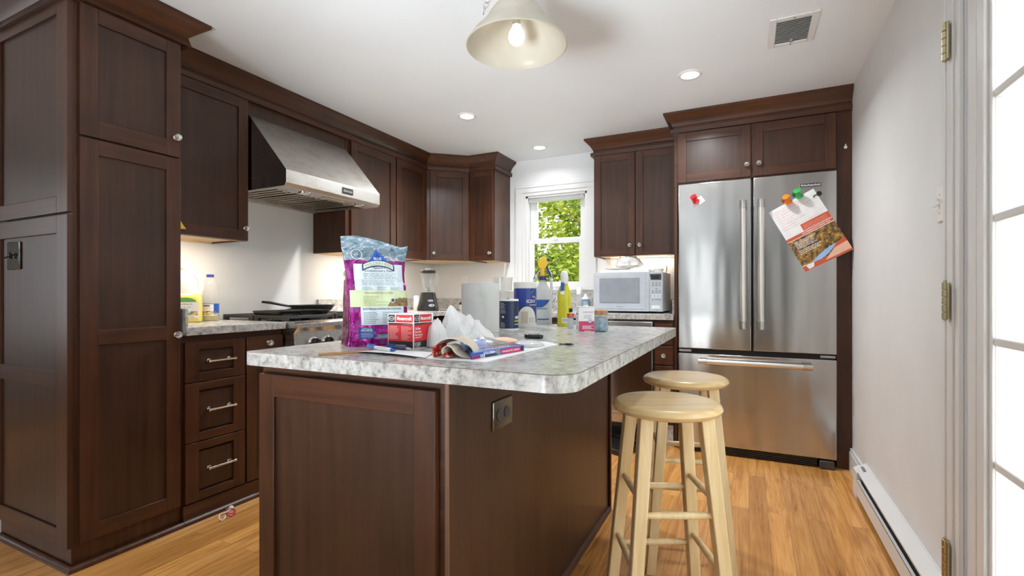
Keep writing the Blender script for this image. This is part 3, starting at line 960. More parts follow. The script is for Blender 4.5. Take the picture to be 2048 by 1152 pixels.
# diagonal corner cabinet
A, B_ = V(UX, 3.607, 0), V(-2.31, 3.865, 0)
ud = (B_-A).normalized(); nd = V(ud.y, -ud.x, 0)
t = thing('wall_cabinet', 'diagonal dark cherry corner wall cabinet', 'cabinet', (-2.72, 3.97, UZ))
b = MB()
poly = [(WL, 3.607), (A.x, A.y), (B_.x, B_.y), (-2.31, WB), (WL, WB)]
b.prism(poly, lambda p, q, d: (p, q, d), UZ+0.006, 2.30, 0)
b.prism([(WL+0.02, 3.63), (A.x-0.01, A.y+0.02), (B_.x-0.02, B_.y+0.02), (-2.33, WB-0.02), (WL+0.02, WB-0.02)], lambda p, q, d: (p, q, d), UZ+0.003, UZ+0.006, 1)
part('body', b, ['cherry_v', 'maple_ply'], t, world=True)
Fd = (A, ud, nd)
L = (B_-A).length
b = MB(); shaker(b, Fd, 0.035, L-0.010, UZ+0.002, 2.183); d = part('door', b, CY, t, world=True, bevel=0.0014)
kp = A+ud*0.065+nd*0.019; knob(d, (kp.x, kp.y, 1.437), nd)
# narrow cabinet beside the window
UY = 3.865
Fw = Fy(UY)
t = thing('wall_cabinet', 'narrow one door dark cherry wall cabinet just left of the sink window', 'cabinet', (-2.17, 4.02, UZ))
upper_body(t, -2.308, -2.05, UY, WB, 'y')
b = MB(); shaker(b, Fw, -2.300, -2.058, UZ+0.002, 2.183, st=0.05); d = part('door', b, CX, t, world=True, bevel=0.0014)
knob(d, (-2.085, UY-0.019, 1.437), (0, -1, 0))
# board above the hood and the long crown
b = MB(); b.box(UX-0.02, UX-0.004, 1.868, 2.632, 2.107, 2.19); 
t = solo('hood_filler_board', b, 'cherry_panel', 'dark cherry board closing the gap above the range hood', 'board', world=True)
b = MB(); sweep(b, [(UX, 1.36), (UX, 3.607), (-2.31, UY), (-2.05, UY), (-2.05, WB)], CROWN, 1)
solo('crown_moulding', b, 'cherry_y', 'long dark cherry crown moulding over the left wall cabinets, hood and corner', 'moulding', world=True, smooth=30)

# ---- wall cabinet right of the window
t = thing('wall_cabinet', 'two door dark cherry wall cabinet above the microwave', 'cabinet', (-0.80, 4.02, UZ))
upper_body(t, -1.135, -0.474, UY, WB, 'y')
for u0, u1, kx in ((-1.128, -0.802, -0.838), (-0.795, -0.480, -0.762)):
    b = MB(); shaker(b, Fw, u0, u1, UZ+0.002, 2.183, st=0.055); d = part('door', b, CX, t, world=True, bevel=0.0014)
    knob(d, (kx, UY-0.019, 1.452), (0, -1, 0))
b = MB(); sweep(b, [(-1.135, WB), (-1.135, UY), (-0.47, UY)], CROWN, 1); part('crown', b, 'cherry_x', t, world=True, smooth=30)

# ---- cabinet over the fridge with its side panels
FY = 3.565
Ff = Fy(FY)
t = thing('fridge_cabinet', 'deep two door dark cherry cabinet above the refrigerator, with tall end panels', 'cabinet', (0.05, 3.87, 0))
b = MB(); b.box(-0.470, 0.4835, FY, WB, 1.832, 2.30); b.box(0.4835, 0.556, FY+0.0205, WB, 1.832, 2.30); part('body', b, 'cherry_x', t, world=True)
b = MB(); b.box(-0.470, -0.449, FY, WB, 0.0, 1.832); part('end_panel', b, 'cherry_v', t, world=True)
b = MB(); b.box(0.484, 0.558, FY, FY+0.02, 0.0, 2.30); b.box(0.484, 0.503, FY+0.02, WB, 0, 1.832); part('end_panel', b, 'cherry_v', t, world=True)
for u0, u1, kx in ((-0.445, 0.010, -0.012), (0.024, 0.478, 0.058)):
    b = MB(); shaker(b, Ff, u0, u1, 1.838, 2.178); d = part('door', b, CX, t, world=True, bevel=0.0014)
    knob(d, (kx, FY-0.019, 1.915), (0, -1, 0))
b = MB(); sweep(b, [(-0.47, WB-0.31), (-0.47, FY), (0.559, FY)], CROWN, 1); part('crown', b, 'cherry_x', t, world=True, smooth=30)
b = MB(); b.lathe([(0, 0.006), (0.006, 0.004), (0.009, 0.0), (0.0, 0.0)], 12, 0, (0, 0, 0)); b.cyl((0, 0, 0), (0, 0.014, 0.003), 0.006, 0.002, 8)
m = MB(); m.cyl((0.530, FY, 1.964), (0.530, FY-0.006, 1.964), 0.010, 0.008, 12); m.cyl((0.530, FY-0.002, 1.970), (0.530, FY-0.004, 1.984), 0.007, 0.002, 10)
solo('adhesive_hook', m, 'white_plastic', 'small white teardrop hook stuck on the dark panel right of the fridge cabinet', 'hook', world=True)

# ---- base cabinets on the left wall
BX = -2.355
Fb = Fx(BX)
t = thing('drawer_base_cabinet', 'dark cherry base cabinet with three bar handled drawers beside the pantry', 'cabinet', (-2.64, 1.62, 0))
b = MB(); b.box(WL, BX, 1.357, 1.893, 0.0, 0.874); part('body', b, 'cherry_y', t, world=True)
for z0, z1, kz in ((0.655, 0.842, 0.748), (0.374, 0.650, 0.515), (0.094, 0.369, 0.236)):
    b = MB(); shaker(b, Fb, 1.366, 1.662, z0, z1, st=0.062, rails=(0.04, 0.036)); d = part('drawer', b, CY, t, world=True, bevel=0.0014)
    bar_handle(d, Fb, 1.457, 1.598, kz, 0.012)
b = MB(); b.fbox(Fb, 1.672, 1.889, 0, 0.019, 0.735, 0.844, 1); d = part('small_drawer', b, CY, t, world=True, bevel=0.003)
knob(d, (BX+0.019, 1.795, 0.806), (1, 0, 0))
b = MB(); shaker(b, Fb, 1.672, 1.889, 0.094, 0.728); part('door', b, CY, t, world=True, bevel=0.0014)
b = MB(); sweep(b, [(BX+0.018, 1.357), (BX+0.018, 1.893)], [(-0.018, 0), (0.016, 0), (0.014, 0.012), (0.006, 0.02), (0, 0.022), (0, 0.088), (-0.018, 0.088)], 1); part('toe_board', b, 'cherry_y', t, world=True, smooth=50)
b = MB(); b.box(WL, -2.312, 1.3565, 1.889, 0.876, 0.914)
solo('countertop', b, 'laminate', 'short grey speckled laminate worktop between the pantry and the range', 'countertop', world=True, bevel=0.002)
b = MB(); b.box(WL, -2.32, 1.3565, 1.368, 0.9145, 1.00)
solo('side_splash', b, 'laminate', 'thin grey laminate splash strip standing against the pantry side on the short worktop', 'backsplash', world=True, bevel=0.001)

# base cabinets past the range, round the corner and under the window
BYF = 3.565
t = thing('corner_base_cabinet', 'dark cherry base cabinets past the range, turning the corner under the blender', 'cabinet', (-2.6, 3.4, 0))
b = MB(); b.box(WL+0.02, BX, 2.662, WB-0.025, 0.0, 0.874); part('body', b, 'cherry_y', t, world=True)
b = MB(); shaker(b, Fb, 2.67, 3.09, 0.10, 0.84); part('door', b, CY, t, world=True, bevel=0.0014)
b = MB(); shaker(b, Fb, 3.10, 3.52, 0.10, 0.84); part('door', b, CY, t, world=True, bevel=0.0014)
t = thing('sink_base_cabinet', 'dark cherry sink base cabinet below the window, left of the dishwasher', 'cabinet', (-1.8, 3.87, 0))
b = MB(); b.box(BX+0.001, -1.222, BYF, WB-0.025, 0.0, 0.885); part('body', b, 'cherry_x', t, world=True)
for u0, u1 in ((-2.25, -1.75), (-1.74, -1.235)):
    b = MB(); shaker(b, Fy(BYF), u0, u1, 0.10, 0.85); part('door', b, CX, t, world=True, bevel=0.0014)
BZ = 0.925
b = MB()
b.box(WL, BX+0.04, 2.664, WB, BZ-0.048, BZ-0.010)
b.box(BX+0.04, -0.472, BYF-0.025, WB, BZ-0.038, BZ)
b = MB()
pts = [(WL, 2.664), (BX+0.04, 2.664), (BX+0.04, BYF-0.03), (-0.472, BYF-0.03), (-0.472, WB), (WL, WB)]
b.prism(pts, lambda p, q, d: (p, q, d), BZ-0.038, BZ)
solo('countertop', b, 'laminate', 'long grey speckled worktop running from the range round the corner to the refrigerator', 'countertop', world=True, bevel=0.002)
b = MB()
b.box(WL, WL+0.02, 2.664, WB-0.02, BZ, 1.028); b.box(WL, -1.99, WB-0.02, WB, BZ, 1.028); b.box(-1.99, -1.19, WB-0.02, WB, BZ, 1.084); b.box(-1.19, -0.472, WB-0.02, WB, BZ, 1.028)
b.box(-0.492, -0.472, BYF+0.06, WB-0.02, BZ, 1.028)
solo('backsplash', b, 'laminate', 'low speckled laminate backsplash strip along the back worktop', 'backsplash', world=True, bevel=0.001)
# dishwasher
t = thing('dishwasher', 'stainless steel dishwasher in the back run, behind the island', 'dishwasher', (-0.91, 3.86, 0))
b = MB(); b.box(-1.218, -0.612, BYF, WB-0.025, 0.10, 0.884); part('body', b, 'dark_grey', t, world=True)
b = MB(); b.box(-1.216, -0.614, BYF-0.03, BYF, 0.225, 0.800); part('door', b, 'steel_fridge', t, world=True, bevel=0.003)
b = MB(); b.box(-1.216, -0.614, BYF-0.035, BYF, 0.806, 0.872); part('control_panel', b, 'steel', t, world=True, bevel=0.004)
b = MB(); b.box(-1.216, -0.614, BYF-0.026, BYF, 0.135, 0.198); b.box(-1.216, -0.614, BYF-0.04, BYF, 0.201, 0.222); part('lower_panel', b, 'steel', t, world=True, bevel=0.002)
b = MB(); b.box(-1.216, -0.614, BYF+0.03, BYF+0.04, 0.0, 0.135); part('kick_plate', b, 'black_plastic', t, world=True)
# drawer stack next to the fridge
t = thing('drawer_base_cabinet', 'narrow dark cherry drawer cabinet between the dishwasher and the refrigerator', 'cabinet', (-0.54, 3.87, 0))
b = MB(); b.box(-0.608, -0.474, BYF, WB-0.025, 0.0, 0.885); part('body', b, 'cherry_x', t, world=True)
for z0, z1 in ((0.712, 0.860), (0.572, 0.703), (0.420, 0.563), (0.165, 0.411)):
    b = MB(); b.fbox(Fy(BYF), -0.602, -0.478, 0, 0.019, z0, z1, 1); d = part('drawer', b, CX, t, world=True, bevel=0.003)
    knob(d, (-0.537, BYF-0.019, (z0+z1)/2), (0, -1, 0))
b = MB(); b.box(-0.606, -0.476, BYF-0.004, BYF, 0.0, 0.15); part('toe_board', b, 'laminate', t, world=True, label='grey mottled board at floor level')
# black tray on the floor in front of the dishwasher
b = MB()
pl = [(-0.02, -0.02), (0.52, -0.02), (0.52, 0.30), (-0.02, 0.30)]
b.box(0, 0.50, 0, 0.28, 0, 0.006); 
for q in ((0, 0.50, 0, 0.012), (0, 0.50, 0.268, 0.28), (0, 0.012, 0.012, 0.268), (0.488, 0.50, 0.012, 0.268)):
    b.box(q[0], q[1], q[2], q[3], 0.006, 0.035)
solo('boot_tray', b, 'black_plastic', 'black plastic tray on the floor in front of the dishwasher', 'tray', (-1.20, 3.44, 0.0), -0.52, bevel=0.003)

# ------------------------------------------------------------------ range hood
t = thing('range_hood', 'stained stainless steel range hood with a sloping front, between the left wall cabinets', 'range hood', (-2.6, 2.25, 1.667))
HY0, HY1 = 1.872, 2.628
prof = [(-2.60, 2.105), (-2.29, 1.757), (-2.29, 1.685), (-2.305, 1.668), (-2.43, 1.668), (-2.43, 1.735), (-2.885, 1.735), (-2.885, 1.668), (-2.928, 1.668), (-2.928, 2.105)]
b = MB(); b.prism(prof, lambda p, q, d: (p, d, q), HY0, HY1)
for y in (HY0, HY1-0.022):
    b.box(-2.886, -2.429, y+0.0003, y+0.0217, 1.668, 1.736, 1)
b.m[0] = b.m[1] = 1
part('canopy', b, ['steel_hood', 'steel_side'], t, world=True, smooth=20, bevel=0.0015)
for k in range(3):
    y0 = HY0+0.024+k*0.2363
    b = MB()
    b.box(-2.88, -2.435, y0, y0+0.234, 1.722, 1.732, 1)
    for i in range(5):
        ya = y0+0.012+i*0.045
        b.hexa([(-2.88, ya, 1.690), (-2.435, ya, 1.686), (-2.435, ya+0.024, 1.686), (-2.88, ya+0.024, 1.690), (-2.88, ya, 1.691), (-2.435, ya, 1.687), (-2.435, ya+0.024, 1.687), (-2.88, ya+0.024, 1.691)], 0)
    b.tube([(-2.47, y0+0.10, 1.694), (-2.47, y0+0.105, 1.672), (-2.47, y0+0.128, 1.672), (-2.47, y0+0.133, 1.694)], 0.003, 6, 0)
    part('baffle_filter', b, ['alu_filter', 'dark_gap'], t, world=True)
for y in (2.06, 2.50):
    b = MB(); b.lathe([(0.0, -0.002), (0.026, -0.002), (0.027, -0.006), (0.036, -0.006), (0.038, 0.0)], 20, 0, (-2.365, y, 1.668), None, mis=[1, 1, 0, 0])
    part('hood_lamp', b, ['chrome', 'white_plastic'], t, world=True)
b = MB(); b.box(-2.385, -2.345, 2.20, 2.36, 1.660, 1.668); part('control_strip', b, 'alu_filter', t, world=True, bevel=0.002)
b = MB(); b.box(-2.29, -2.2865, 2.283, 2.373, 1.702, 1.738, 0); b.box(-2.2868, -2.2855, 2.2875, 2.3685, 1.7065, 1.7335, 1)
Pb = plane_P((-2.2855, 2.328, 1.7140), (0, 1, 0), (0, 0, 1), (1, 0, 0)); b.text(Pb, 'KitchenAid', 0, 0, 0.011, 0.0004, 2, width=0.070)
part('badge', b, ['chrome', 'dark_grey', 'white_ink'], t, world=True)

# ------------------------------------------------------------------ range
t = thing('range', 'stainless steel gas range with black cast iron grates under the hood', 'range', (-2.6, 2.28, 0))
RY0, RY1 = 1.897, 2.656
b = MB(); b.box(-2.922, -2.285, RY0, RY1, 0.09, 0.898); part('body', b, 'steel', t, world=True)
b = MB(); b.box(-2.915, -2.335, RY0+0.008, RY1-0.008, 0.898, 0.912); part('cooktop', b, 'black_enamel', t, world=True, bevel=0.003)
b = MB(); b.prism([(-2.335, 0.898), (-2.335, 0.916), (-2.255, 0.912), (-2.238, 0.900), (-2.234, 0.882), (-2.262, 0.850), (-2.285, 0.850), (-2.285, 0.898)], lambda p, q, d: (p, d, q), RY0, RY1)
part('bullnose', b, 'steel', t, world=True, smooth=40)
b = MB(); b.prism([(-2.285, 0.850), (-2.262, 0.850), (-2.252, 0.725), (-2.285, 0.725)], lambda p, q, d: (p, d, q), RY0, RY1)
cp = part('control_panel', b, 'steel', t, world=True)
for y in (2.027, 2.127, 2.28, 2.43, 2.53):
    b = MB(); b.lathe([(0.0, 0.040), (0.020, 0.040), (0.023, 0.036), (0.025, 0.010), (0.033, 0.006), (0.034, 0.0)], 20, 0, (-2.258, y, 0.790), (1, 0, 0.08), mis=[0, 0, 0, 1, 1])
    b.box(-2.222, -2.214, y-0.004, y+0.004, 0.772, 0.812, 0)
    part('knob', b, ['black_plastic', 'chrome'], cp, world=True)
b = MB(); b.box(-2.285, -2.256, RY0+0.006, RY1-0.006, 0.175, 0.715); od = part('oven_door', b, 'steel', t, world=True, bevel=0.004)
b = MB(); b.cyl((-2.205, RY0+0.05, 0.665), (-2.205, RY1-0.05, 0.665), 0.013, n=14)
for y in (RY0+0.09, RY1-0.09): b.cyl((-2.256, y, 0.665), (-2.205, y, 0.665), 0.009, n=10)
part('handle', b, 'steel_bar', od, world=True)
b = MB(); b.box(-2.90, -2.30, RY0+0.01, RY1-0.01, 0.0, 0.09); b.box(-2.30, -2.262, RY0+0.006, RY1-0.006, 0.095, 0.17); part('kick_plate', b, 'dark_grey', t, world=True)
for x0, x1 in ((-2.905, -2.632), (-2.622, -2.345)):
    for y0, y1 in ((1.920, 2.272), (2.282, 2.634)):
        b = MB()
        w = 0.017
        zt, zb = 0.945, 0.927
        b.box(x0, x1, y0, y0+w, zb, zt); b.box(x0, x1, y1-w, y1, zb, zt); b.box(x0, x0+w, y0+w, y1-w, zb, zt); b.box(x1-w, x1, y0+w, y1-w, zb, zt)
        xm, ym = (x0+x1)/2, (y0+y1)/2
        b.box(xm-0.006, xm+0.006, y0+w, ym-0.035, zb+0.004, zt); b.box(xm-0.006, xm+0.006, ym+0.035, y1-w, zb+0.004, zt)
        b.box(x0+w, xm-0.035, ym-0.006, ym+0.006, zb+0.004, zt); b.box(xm+0.035, x1-w, ym-0.006, ym+0.006, zb+0.004, zt)
        for q in ((x0, y0), (x1-0.04, y0), (x0, y1-w), (x1-0.04, y1-w)):
            b.box(q[0], q[0]+0.04, q[1], q[1]+w, 0.912, zb)
        b.cyl((xm, ym, 0.912), (xm, ym, 0.926), 0.034, n=18); b.cyl((xm, ym, 0.926), (xm, ym, 0.932), 0.026, n=18)
        part('grate', b, 'black_iron', t, world=True, bevel=0.002)
# tray and pan on the grates
b = MB()
x0, x1, y0, y1 = -2.66, -2.41, 1.925, 2.31
def tray_fn(i, k):
    # nested rectangles: outer rim, rim inner, floor
    o = [(0.0, 0.972), (0.010, 0.972), (0.014, 0.966), (0.026, 0.950), (0.12, 0.950)][k]
    return o
rings = []
for o, z in ((0.012, 0.9455), (0.0, 0.964), (0.0, 0.970), (0.008, 0.970), (0.012, 0.966), (0.024, 0.950)):
    r = 0.03
    pts = []
    for cx, cy, a0 in ((x1-r, y0+r, -PI/2), (x1-r, y1-r, 0), (x0+r, y1-r, PI/2), (x0+r, y0+r, PI)):
        for i in range(5):
            a = a0+i*PI/8
            pts.append((cx+(r-o)*math.cos(a), cy+(r-o)*math.sin(a), z))
    rings.append(pts)
k = len(rings[0])
vs = [p for r in rings for p in r]
fs = [(i*k+j, i*k+(j+1) % k, (i+1)*k+(j+1) % k, (i+1)*k+j) for i in range(len(rings)-1) for j in range(k)]
fs += [tuple(range(k))[::-1], tuple(range((len(rings)-1)*k, len(rings)*k))]
b.add(vs, fs)
solo('baking_tray', b, 'black_enamel', 'small black rectangular baking tray on the front left grate of the range', 'tray', world=True, smooth=50)
t = thing('frying_pan', 'black frying pan on the back right grate of the range', 'pan', (-2.765, 2.475, 0.9455))
b = MB(); b.lathe([(0, 0), (0.105, 0), (0.125, 0.010), (0.148, 0.048), (0.151, 0.048), (0.150, 0.044), (0.122, 0.012), (0.10, 0.004), (0, 0.004)], 32)
part('bowl', b, 'black_iron', t, smooth=50)
b = MB(); b.tube([(-0.06, -0.135, 0.040), (-0.085, -0.19, 0.052), (-0.11, -0.25, 0.066), (-0.125, -0.30, 0.072)], [0.007, 0.008, 0.009, 0.008], 8)
part('handle', b, 'black_plastic', t)

# pot filler on the wall behind the range
t = thing('pot_filler', 'brushed metal folding tap on the wall above the range, mostly behind the dog food bag', 'tap', (-2.93, 2.96, 1.235))
b = MB(); b.lathe([(0.0, 0.012), (0.026, 0.012), (0.030, 0.006), (0.031, 0.0)], 20, 0, (0, 0, 0), (1, 0, 0)); b.cyl((0.0, 0, 0), (0.055, 0, 0), 0.013, n=14)
part('wall_flange', b, 'nickel', t)
b = MB(); b.tube([(0.05, 0.0, 0), (0.06, 0.09, 0), (0.065, 0.2, 0)], 0.010, 10); b.tube([(0.075, 0.2, 0.0), (0.085, 0.08, -0.035), (0.085, 0.02, -0.06), (0.085, 0.0, -0.09)], 0.010, 10)
part('arm', b, 'nickel', t)
b = MB(); b.tube([(0.05, 0.0, 0.012), (0.05, -0.005, 0.045), (0.05, -0.02, 0.075)], [0.006, 0.007, 0.009], 8); part('lever', b, 'nickel', t)

# ------------------------------------------------------------------ refrigerator
FX0, FX1, FF = -0.437, 0.478, 3.510
t = thing('refrigerator', 'stainless steel french door refrigerator with a bottom freezer drawer', 'refrigerator', (0.02, 3.82, 0))
b = MB(); b.box(FX0+0.004, FX1-0.004, FF+0.075, WB-0.03, 0.03, 1.800); part('body', b, 'dark_grey', t, world=True)
doors = []
for x0, x1, hx in ((FX0, 0.014, -0.035), (0.024, FX1, 0.069)):
    b = MB(); b.box(x0, x1, FF, FF+0.068, 0.700, 1.820); d = part('door', b, 'steel_fridge', t, world=True, bevel=0.006, seg=3)
    doors.append(d)
    b = MB()
    yh = FF-0.055
    hx2 = hx*0.985
    b.cyl((hx2, yh, 0.862), (hx2, yh, 1.650), 0.0190, n=18, mi=0)
    for za, zb in ((0.845, 0.895), (1.618, 1.668)):
        b.cyl((hx2, yh, za), (hx2, yh, zb), 0.0205, n=18, mi=1)
        b.cyl((hx2, yh, (za+zb)/2), (hx2, FF, (za+zb)/2), 0.012, n=12, mi=1)
    part('handle', b, ['steel_bar', 'steel'], d, world=True)
b = MB(); b.box(FX0, FX1, FF, FF+0.068, 0.060, 0.668); fd = part('freezer_drawer', b, 'steel_fridge', t, world=True, bevel=0.006, seg=3)
b = MB(); yh, zh = FF-0.052, 0.623
b.cyl((-0.292, yh, zh), (0.338, yh, zh), 0.0175, n=18, mi=0)
for xa, xb in ((-0.302, -0.252), (0.298, 0.348)):
    b.cyl((xa, yh, zh), (xb, yh, zh), 0.0195, n=18, mi=1); b.cyl(((xa+xb)/2, yh, zh), ((xa+xb)/2, FF, zh), 0.012, n=12, mi=1)
part('handle', b, ['steel_bar', 'steel'], fd, world=True)
b = MB(); b.box(FX0+0.01, FX1-0.01, FF+0.012, FF+0.075, 0.662, 0.706); b.box(0.010, 0.028, FF+0.02, FF+0.07, 0.70, 1.81); part('door_gasket', b, 'dark_gap', t, world=True)
for x in (FX0+0.005, FX1-0.085):
    b = MB(); b.box(x, x+0.08, FF+0.004, FF+0.05, 0.677, 0.692); part('hinge_cover', b, 'grey_plastic', t, world=True, bevel=0.003)
b = MB()
for i in range(4): b.box(FX0+0.02, FX1-0.10, FF+0.020-i*0.002, FF+0.07, 0.006+i*0.013, 0.015+i*0.013)
b.box(FX0+0.02, FX1-0.10, FF+0.03, FF+0.075, 0.004, 0.058); part('toe_grille', b, 'black_plastic', t, world=True)
for x in (FX0+0.01, FX1-0.09):
    b = MB(); b.box(x, x+0.08, FF-0.004, FF+0.07, 0.0, 0.052); part('foot', b, 'dark_grey', t, world=True, bevel=0.008)
b = MB(); b.box(0.281, 0.401, FF-0.004, FF, 1.724, 1.757, 0); b.box(0.286, 0.396, FF-0.0052, FF-0.0035, 1.7285, 1.7525, 1)
Pf = plane_P((0, FF-0.0052, 0), (1, 0, 0), (0, 0, 1), (0, -1, 0))
b.text(Pf, 'KitchenAid', 0.341, 1.7355, 0.011, 0.0005, 2, width=0.098, bold=0.012)
part('badge', b, ['chrome', 'dark_grey', 'white_ink'], t, world=True)

# things held on the fridge doors by magnets
def pin_magnet(x, z, tilt, mat, label, y=FF, dz=0.0):
    t = thing('pin_magnet', label, 'magnet', (x, y-0.0155, z), 0, 'push pin fridge magnets')
    ax = Vector((math.sin(tilt)*0.45, -1.0, 0.5)).normalized()
    ax = Vector((0.28, -0.80, -0.55)).normalized() if tilt is None else ax
    b = MB(); b.lathe([(r*1.25, z*1.5) for r, z in ((0, 0), (0.017, 0), (0.018, 0.003), (0.012, 0.008), (0.009, 0.014), (0.0105, 0.022), (0.016, 0.027), (0.017, 0.034), (0.0, 0.036))], 20, 0, (0, 0, 0), (-0.35, -0.72, 0.60))
    part('head', b, mat, t)
    return t
b = MB(); Pc = plane_P((-0.312, FF-0.0012, 1.688), (0.80, 0, 0.60), (-0.60, 0, 0.80), (0, -1, 0))
b.hexa([Pc(-0.042, -0.022, -0.001), Pc(0.042, -0.022, -0.001), Pc(0.042, 0.022, -0.001), Pc(-0.042, 0.022, -0.001), Pc(-0.042, -0.022, 0), Pc(0.042, -0.022, 0), Pc(0.042, 0.022, 0), Pc(-0.042, 0.022, 0)], 0)
b.lines(Pc, -0.034, 0.034, -0.016, 0.016, 5, 0.0003, 1, 0.25, 0.5, 3)
solo('business_card', b, ['white_paper', 'grey_ink'], 'small white card under the red magnet on the left fridge door', 'card', world=True, smooth=0)
pin_magnet(-0.318, 1.690, 0, 'red_plastic', 'red push pin magnet on the left fridge door', FF-0.002)
u = Vector((0.882, 0, 0.471)).normalized(); v = Vector((u.z*-1, 0, u.x))
O = Vector((0.112, FF-0.004, 1.587))
Pk = lambda a, c, d=0.0: O+u*a+v*c+Vector((0, -1, 0))*d
t = thing('wall_calendar', 'open wall calendar hung crooked on the right fridge door', 'calendar', (0.33, FF-0.004, 1.2))
b = MB()
W = 0.276
def leaf(mb, a0, a1, c0, c1, d0, d1, mi):
    mb.hexa([Pk(a0, c0, d0), Pk(a1, c0, d0), Pk(a1, c1, d0), Pk(a0, c1, d0), Pk(a0, c0, d1), Pk(a1, c0, d1), Pk(a1, c1, d1), Pk(a0, c1, d1)], mi)
leaf(b, 0, W, -0.205, 0.0, -0.003, 0.001, 0)
b.poly(Pk, [(W*0.40, -0.203), (W, -0.203), (W, -0.160), (W*0.62, -0.160), (W*0.40, -0.160)], 0.0013, 1)
b.lines(Pk, 0.012, W-0.012, -0.155, -0.012, 7, 0.0014, 2, 0.05, 0.1, 5)
b.lines(Pk, 0.020, W-0.03, -0.150, -0.008, 9, 0.0015, 3, 0.16, 0.7, 8)
b.lines(Pk, W*0.43, W-0.01, -0.198, -0.165, 3, 0.0016, 3, 0.25, 0.1, 9)
part('month_page', b, ['white_paper', 'orange_red', 'faint_ink', 'pink_ink'], t, world=True, smooth=0)
b = MB()
H = -0.432
leaf(b, 0, W, H, -0.2055, -0.003, 0.0015, 0)
b.poly(Pk, [(0, -0.207), (W, -0.207), (W, -0.226), (0, -0.226)], 0.0019, 1)
b.text(Pk, 'NOVEMBER/NOVEMBRE 2024', W*0.64, -0.2205, 0.0085, 0.0022, 3, bold=0.015, width=0.165)
b.poly(Pk, [(0, -0.230), (W, -0.230), (W, -0.372), (W*0.72, -0.382), (W*0.52, -0.402), (W*0.3, -0.402), (0, -0.392)], 0.0019, 2)
b.poly(Pk, [(W*(0.20+0.62*k/16), -0.399+0.046*math.sin(PI*k/32)**0.8) for k in range(17)]+[(W*0.70, -0.372), (W*0.55, -0.392), (W*0.40, -0.402)], 0.0021, 4)
b.poly(Pk, [(0, -0.398), (W*0.30, -0.402), (W*0.52, -0.402), (W*0.68, -0.382), (W*0.78, -0.356), (W*0.93, -0.345), (W, -0.345), (W, H+0.001), (0, H+0.001)], 0.0022, 1)
b.poly(Pk, [(W*0.72, -0.375), (W, -0.368), (W, H+0.012), (W*0.45, H+0.012)], 0.0024, 5)
b.poly(Pk, [(W*0.09, H+0.005), (W*0.20, H+0.008), (W*0.24, H+0.030), (W*0.15, H+0.036), (W*0.07, H+0.030)], 0.0024, 3)
b.lines(Pk, W*0.10, W*0.66, -0.29, -0.24, 6, 0.0024, 3, 0.35, 0.35, 12)
b.lines(Pk, W*0.10, W*0.60, -0.325, -0.297, 3, 0.0024, 3, 0.35, 0.25, 13)
part('picture_page', b, ['white_paper', 'orange_red', 'calendar_photo', 'white_ink', 'sky_ink', 'peach'], t, world=True, smooth=0)
pin_magnet(0.222, 1.640, 0, 'orange_plastic', 'orange push pin magnet at the top edge of the calendar', FF-0.0055)
pin_magnet(0.282, 1.672, 0, 'green_plastic', 'green push pin magnet at the top edge of the calendar', FF-0.0055)
t = thing('hook_magnet', 'small black magnet with a hook beside the top right corner of the calendar', 'magnet', (0.386, FF, 1.684))
b = MB(); b.cyl((0, 0, 0), (0, -0.007, 0), 0.0155, 0.014, 20); part('disc', b, 'black_plastic', t)
b = MB(); b.tube([(-0.010, -0.006, -0.006), (-0.020, -0.010, -0.009), (-0.028, -0.010, -0.012), (-0.030, -0.010, -0.022)], 0.003, 6); part('hook', b, 'black_plastic', t)

# ------------------------------------------------------------------ microwave
t = thing('microwave', 'white countertop microwave oven right of the sink window', 'microwave', (-0.838, 3.935, BZ))
b = MB(); b.box(-1.102, -0.573, 3.752, 4.13, 0.938, 1.236); part('body', b, 'white_plastic', t, world=True, bevel=0.006)
b = MB(); b.box(-1.102, -0.672, 3.735, 3.752, 0.938, 1.236, 0); b.box(-1.085, -0.700, 3.7325, 3.736, 0.955, 1.222, 0)
d = part('door', b, ['microwave_white'], t, world=True, bevel=0.005)
b = MB(); b.box(-1.052, -0.742, 3.7305, 3.7328, 1.000, 1.193, 1); b.box(-1.045, -0.750, 3.7295, 3.7310, 1.007, 1.178, 0); part('door_window', b, ['microwave_glass', 'grey_plastic'], d, world=True, bevel=0.002)
Pm = plane_P((0, 3.7325, 0), (1, 0, 0), (0, 0, 1), (0, -1, 0))
b = MB(); b.text(Pm, 'Whirlpool', -0.895, 0.968, 0.010, 0.0005, 0, width=0.045); part('lettering', b, 'grey_ink', d, world=True, smooth=0)
b = MB(); b.box(-0.672, -0.573, 3.735, 3.752, 0.938, 1.236); cpn = part('control_panel', b, 'microwave_white', t, world=True, bevel=0.005)
b = MB(); b.prism([(-0.668, 1.220), (-0.585, 1.220), (-0.585, 1.176), (-0.660, 1.176)], lambda p, q, d: (p, d, q), 3.7325, 3.736, 0); b.box(-0.655, -0.600, 3.7318, 3.7330, 1.183, 1.209, 1)
part('display', b, ['dark_grey', 'black_ink'], cpn, world=True)
b = MB()
for r, z in enumerate((1.155, 1.143, 1.131, 1.109, 1.093, 1.080, 1.066, 1.054, 1.042, 1.029)):
    for c, x in enumerate((-0.645, -0.620, -0.596)):
        if r == 3 and c != 1: continue
        b.box(x-0.008, x+0.008, 3.7342, 3.7352, z-0.003, z+0.003, 0 if r not in (6, 7, 8) else 1)
part('buttons', b, ['grey_ink', 'white_plastic'], cpn, world=True)
b = MB(); b.box(-0.655, -0.592, 3.7325, 3.736, 0.958, 0.985); part('open_button', b, 'white_plastic', cpn, world=True, bevel=0.004)
for x in (-1.07, -0.61):
    for y in (3.78, 4.10):
        b = MB(); b.cyl((x, y, BZ), (x, y, 0.939), 0.014, n=12); part('foot', b, 'black_plastic', t, world=True)
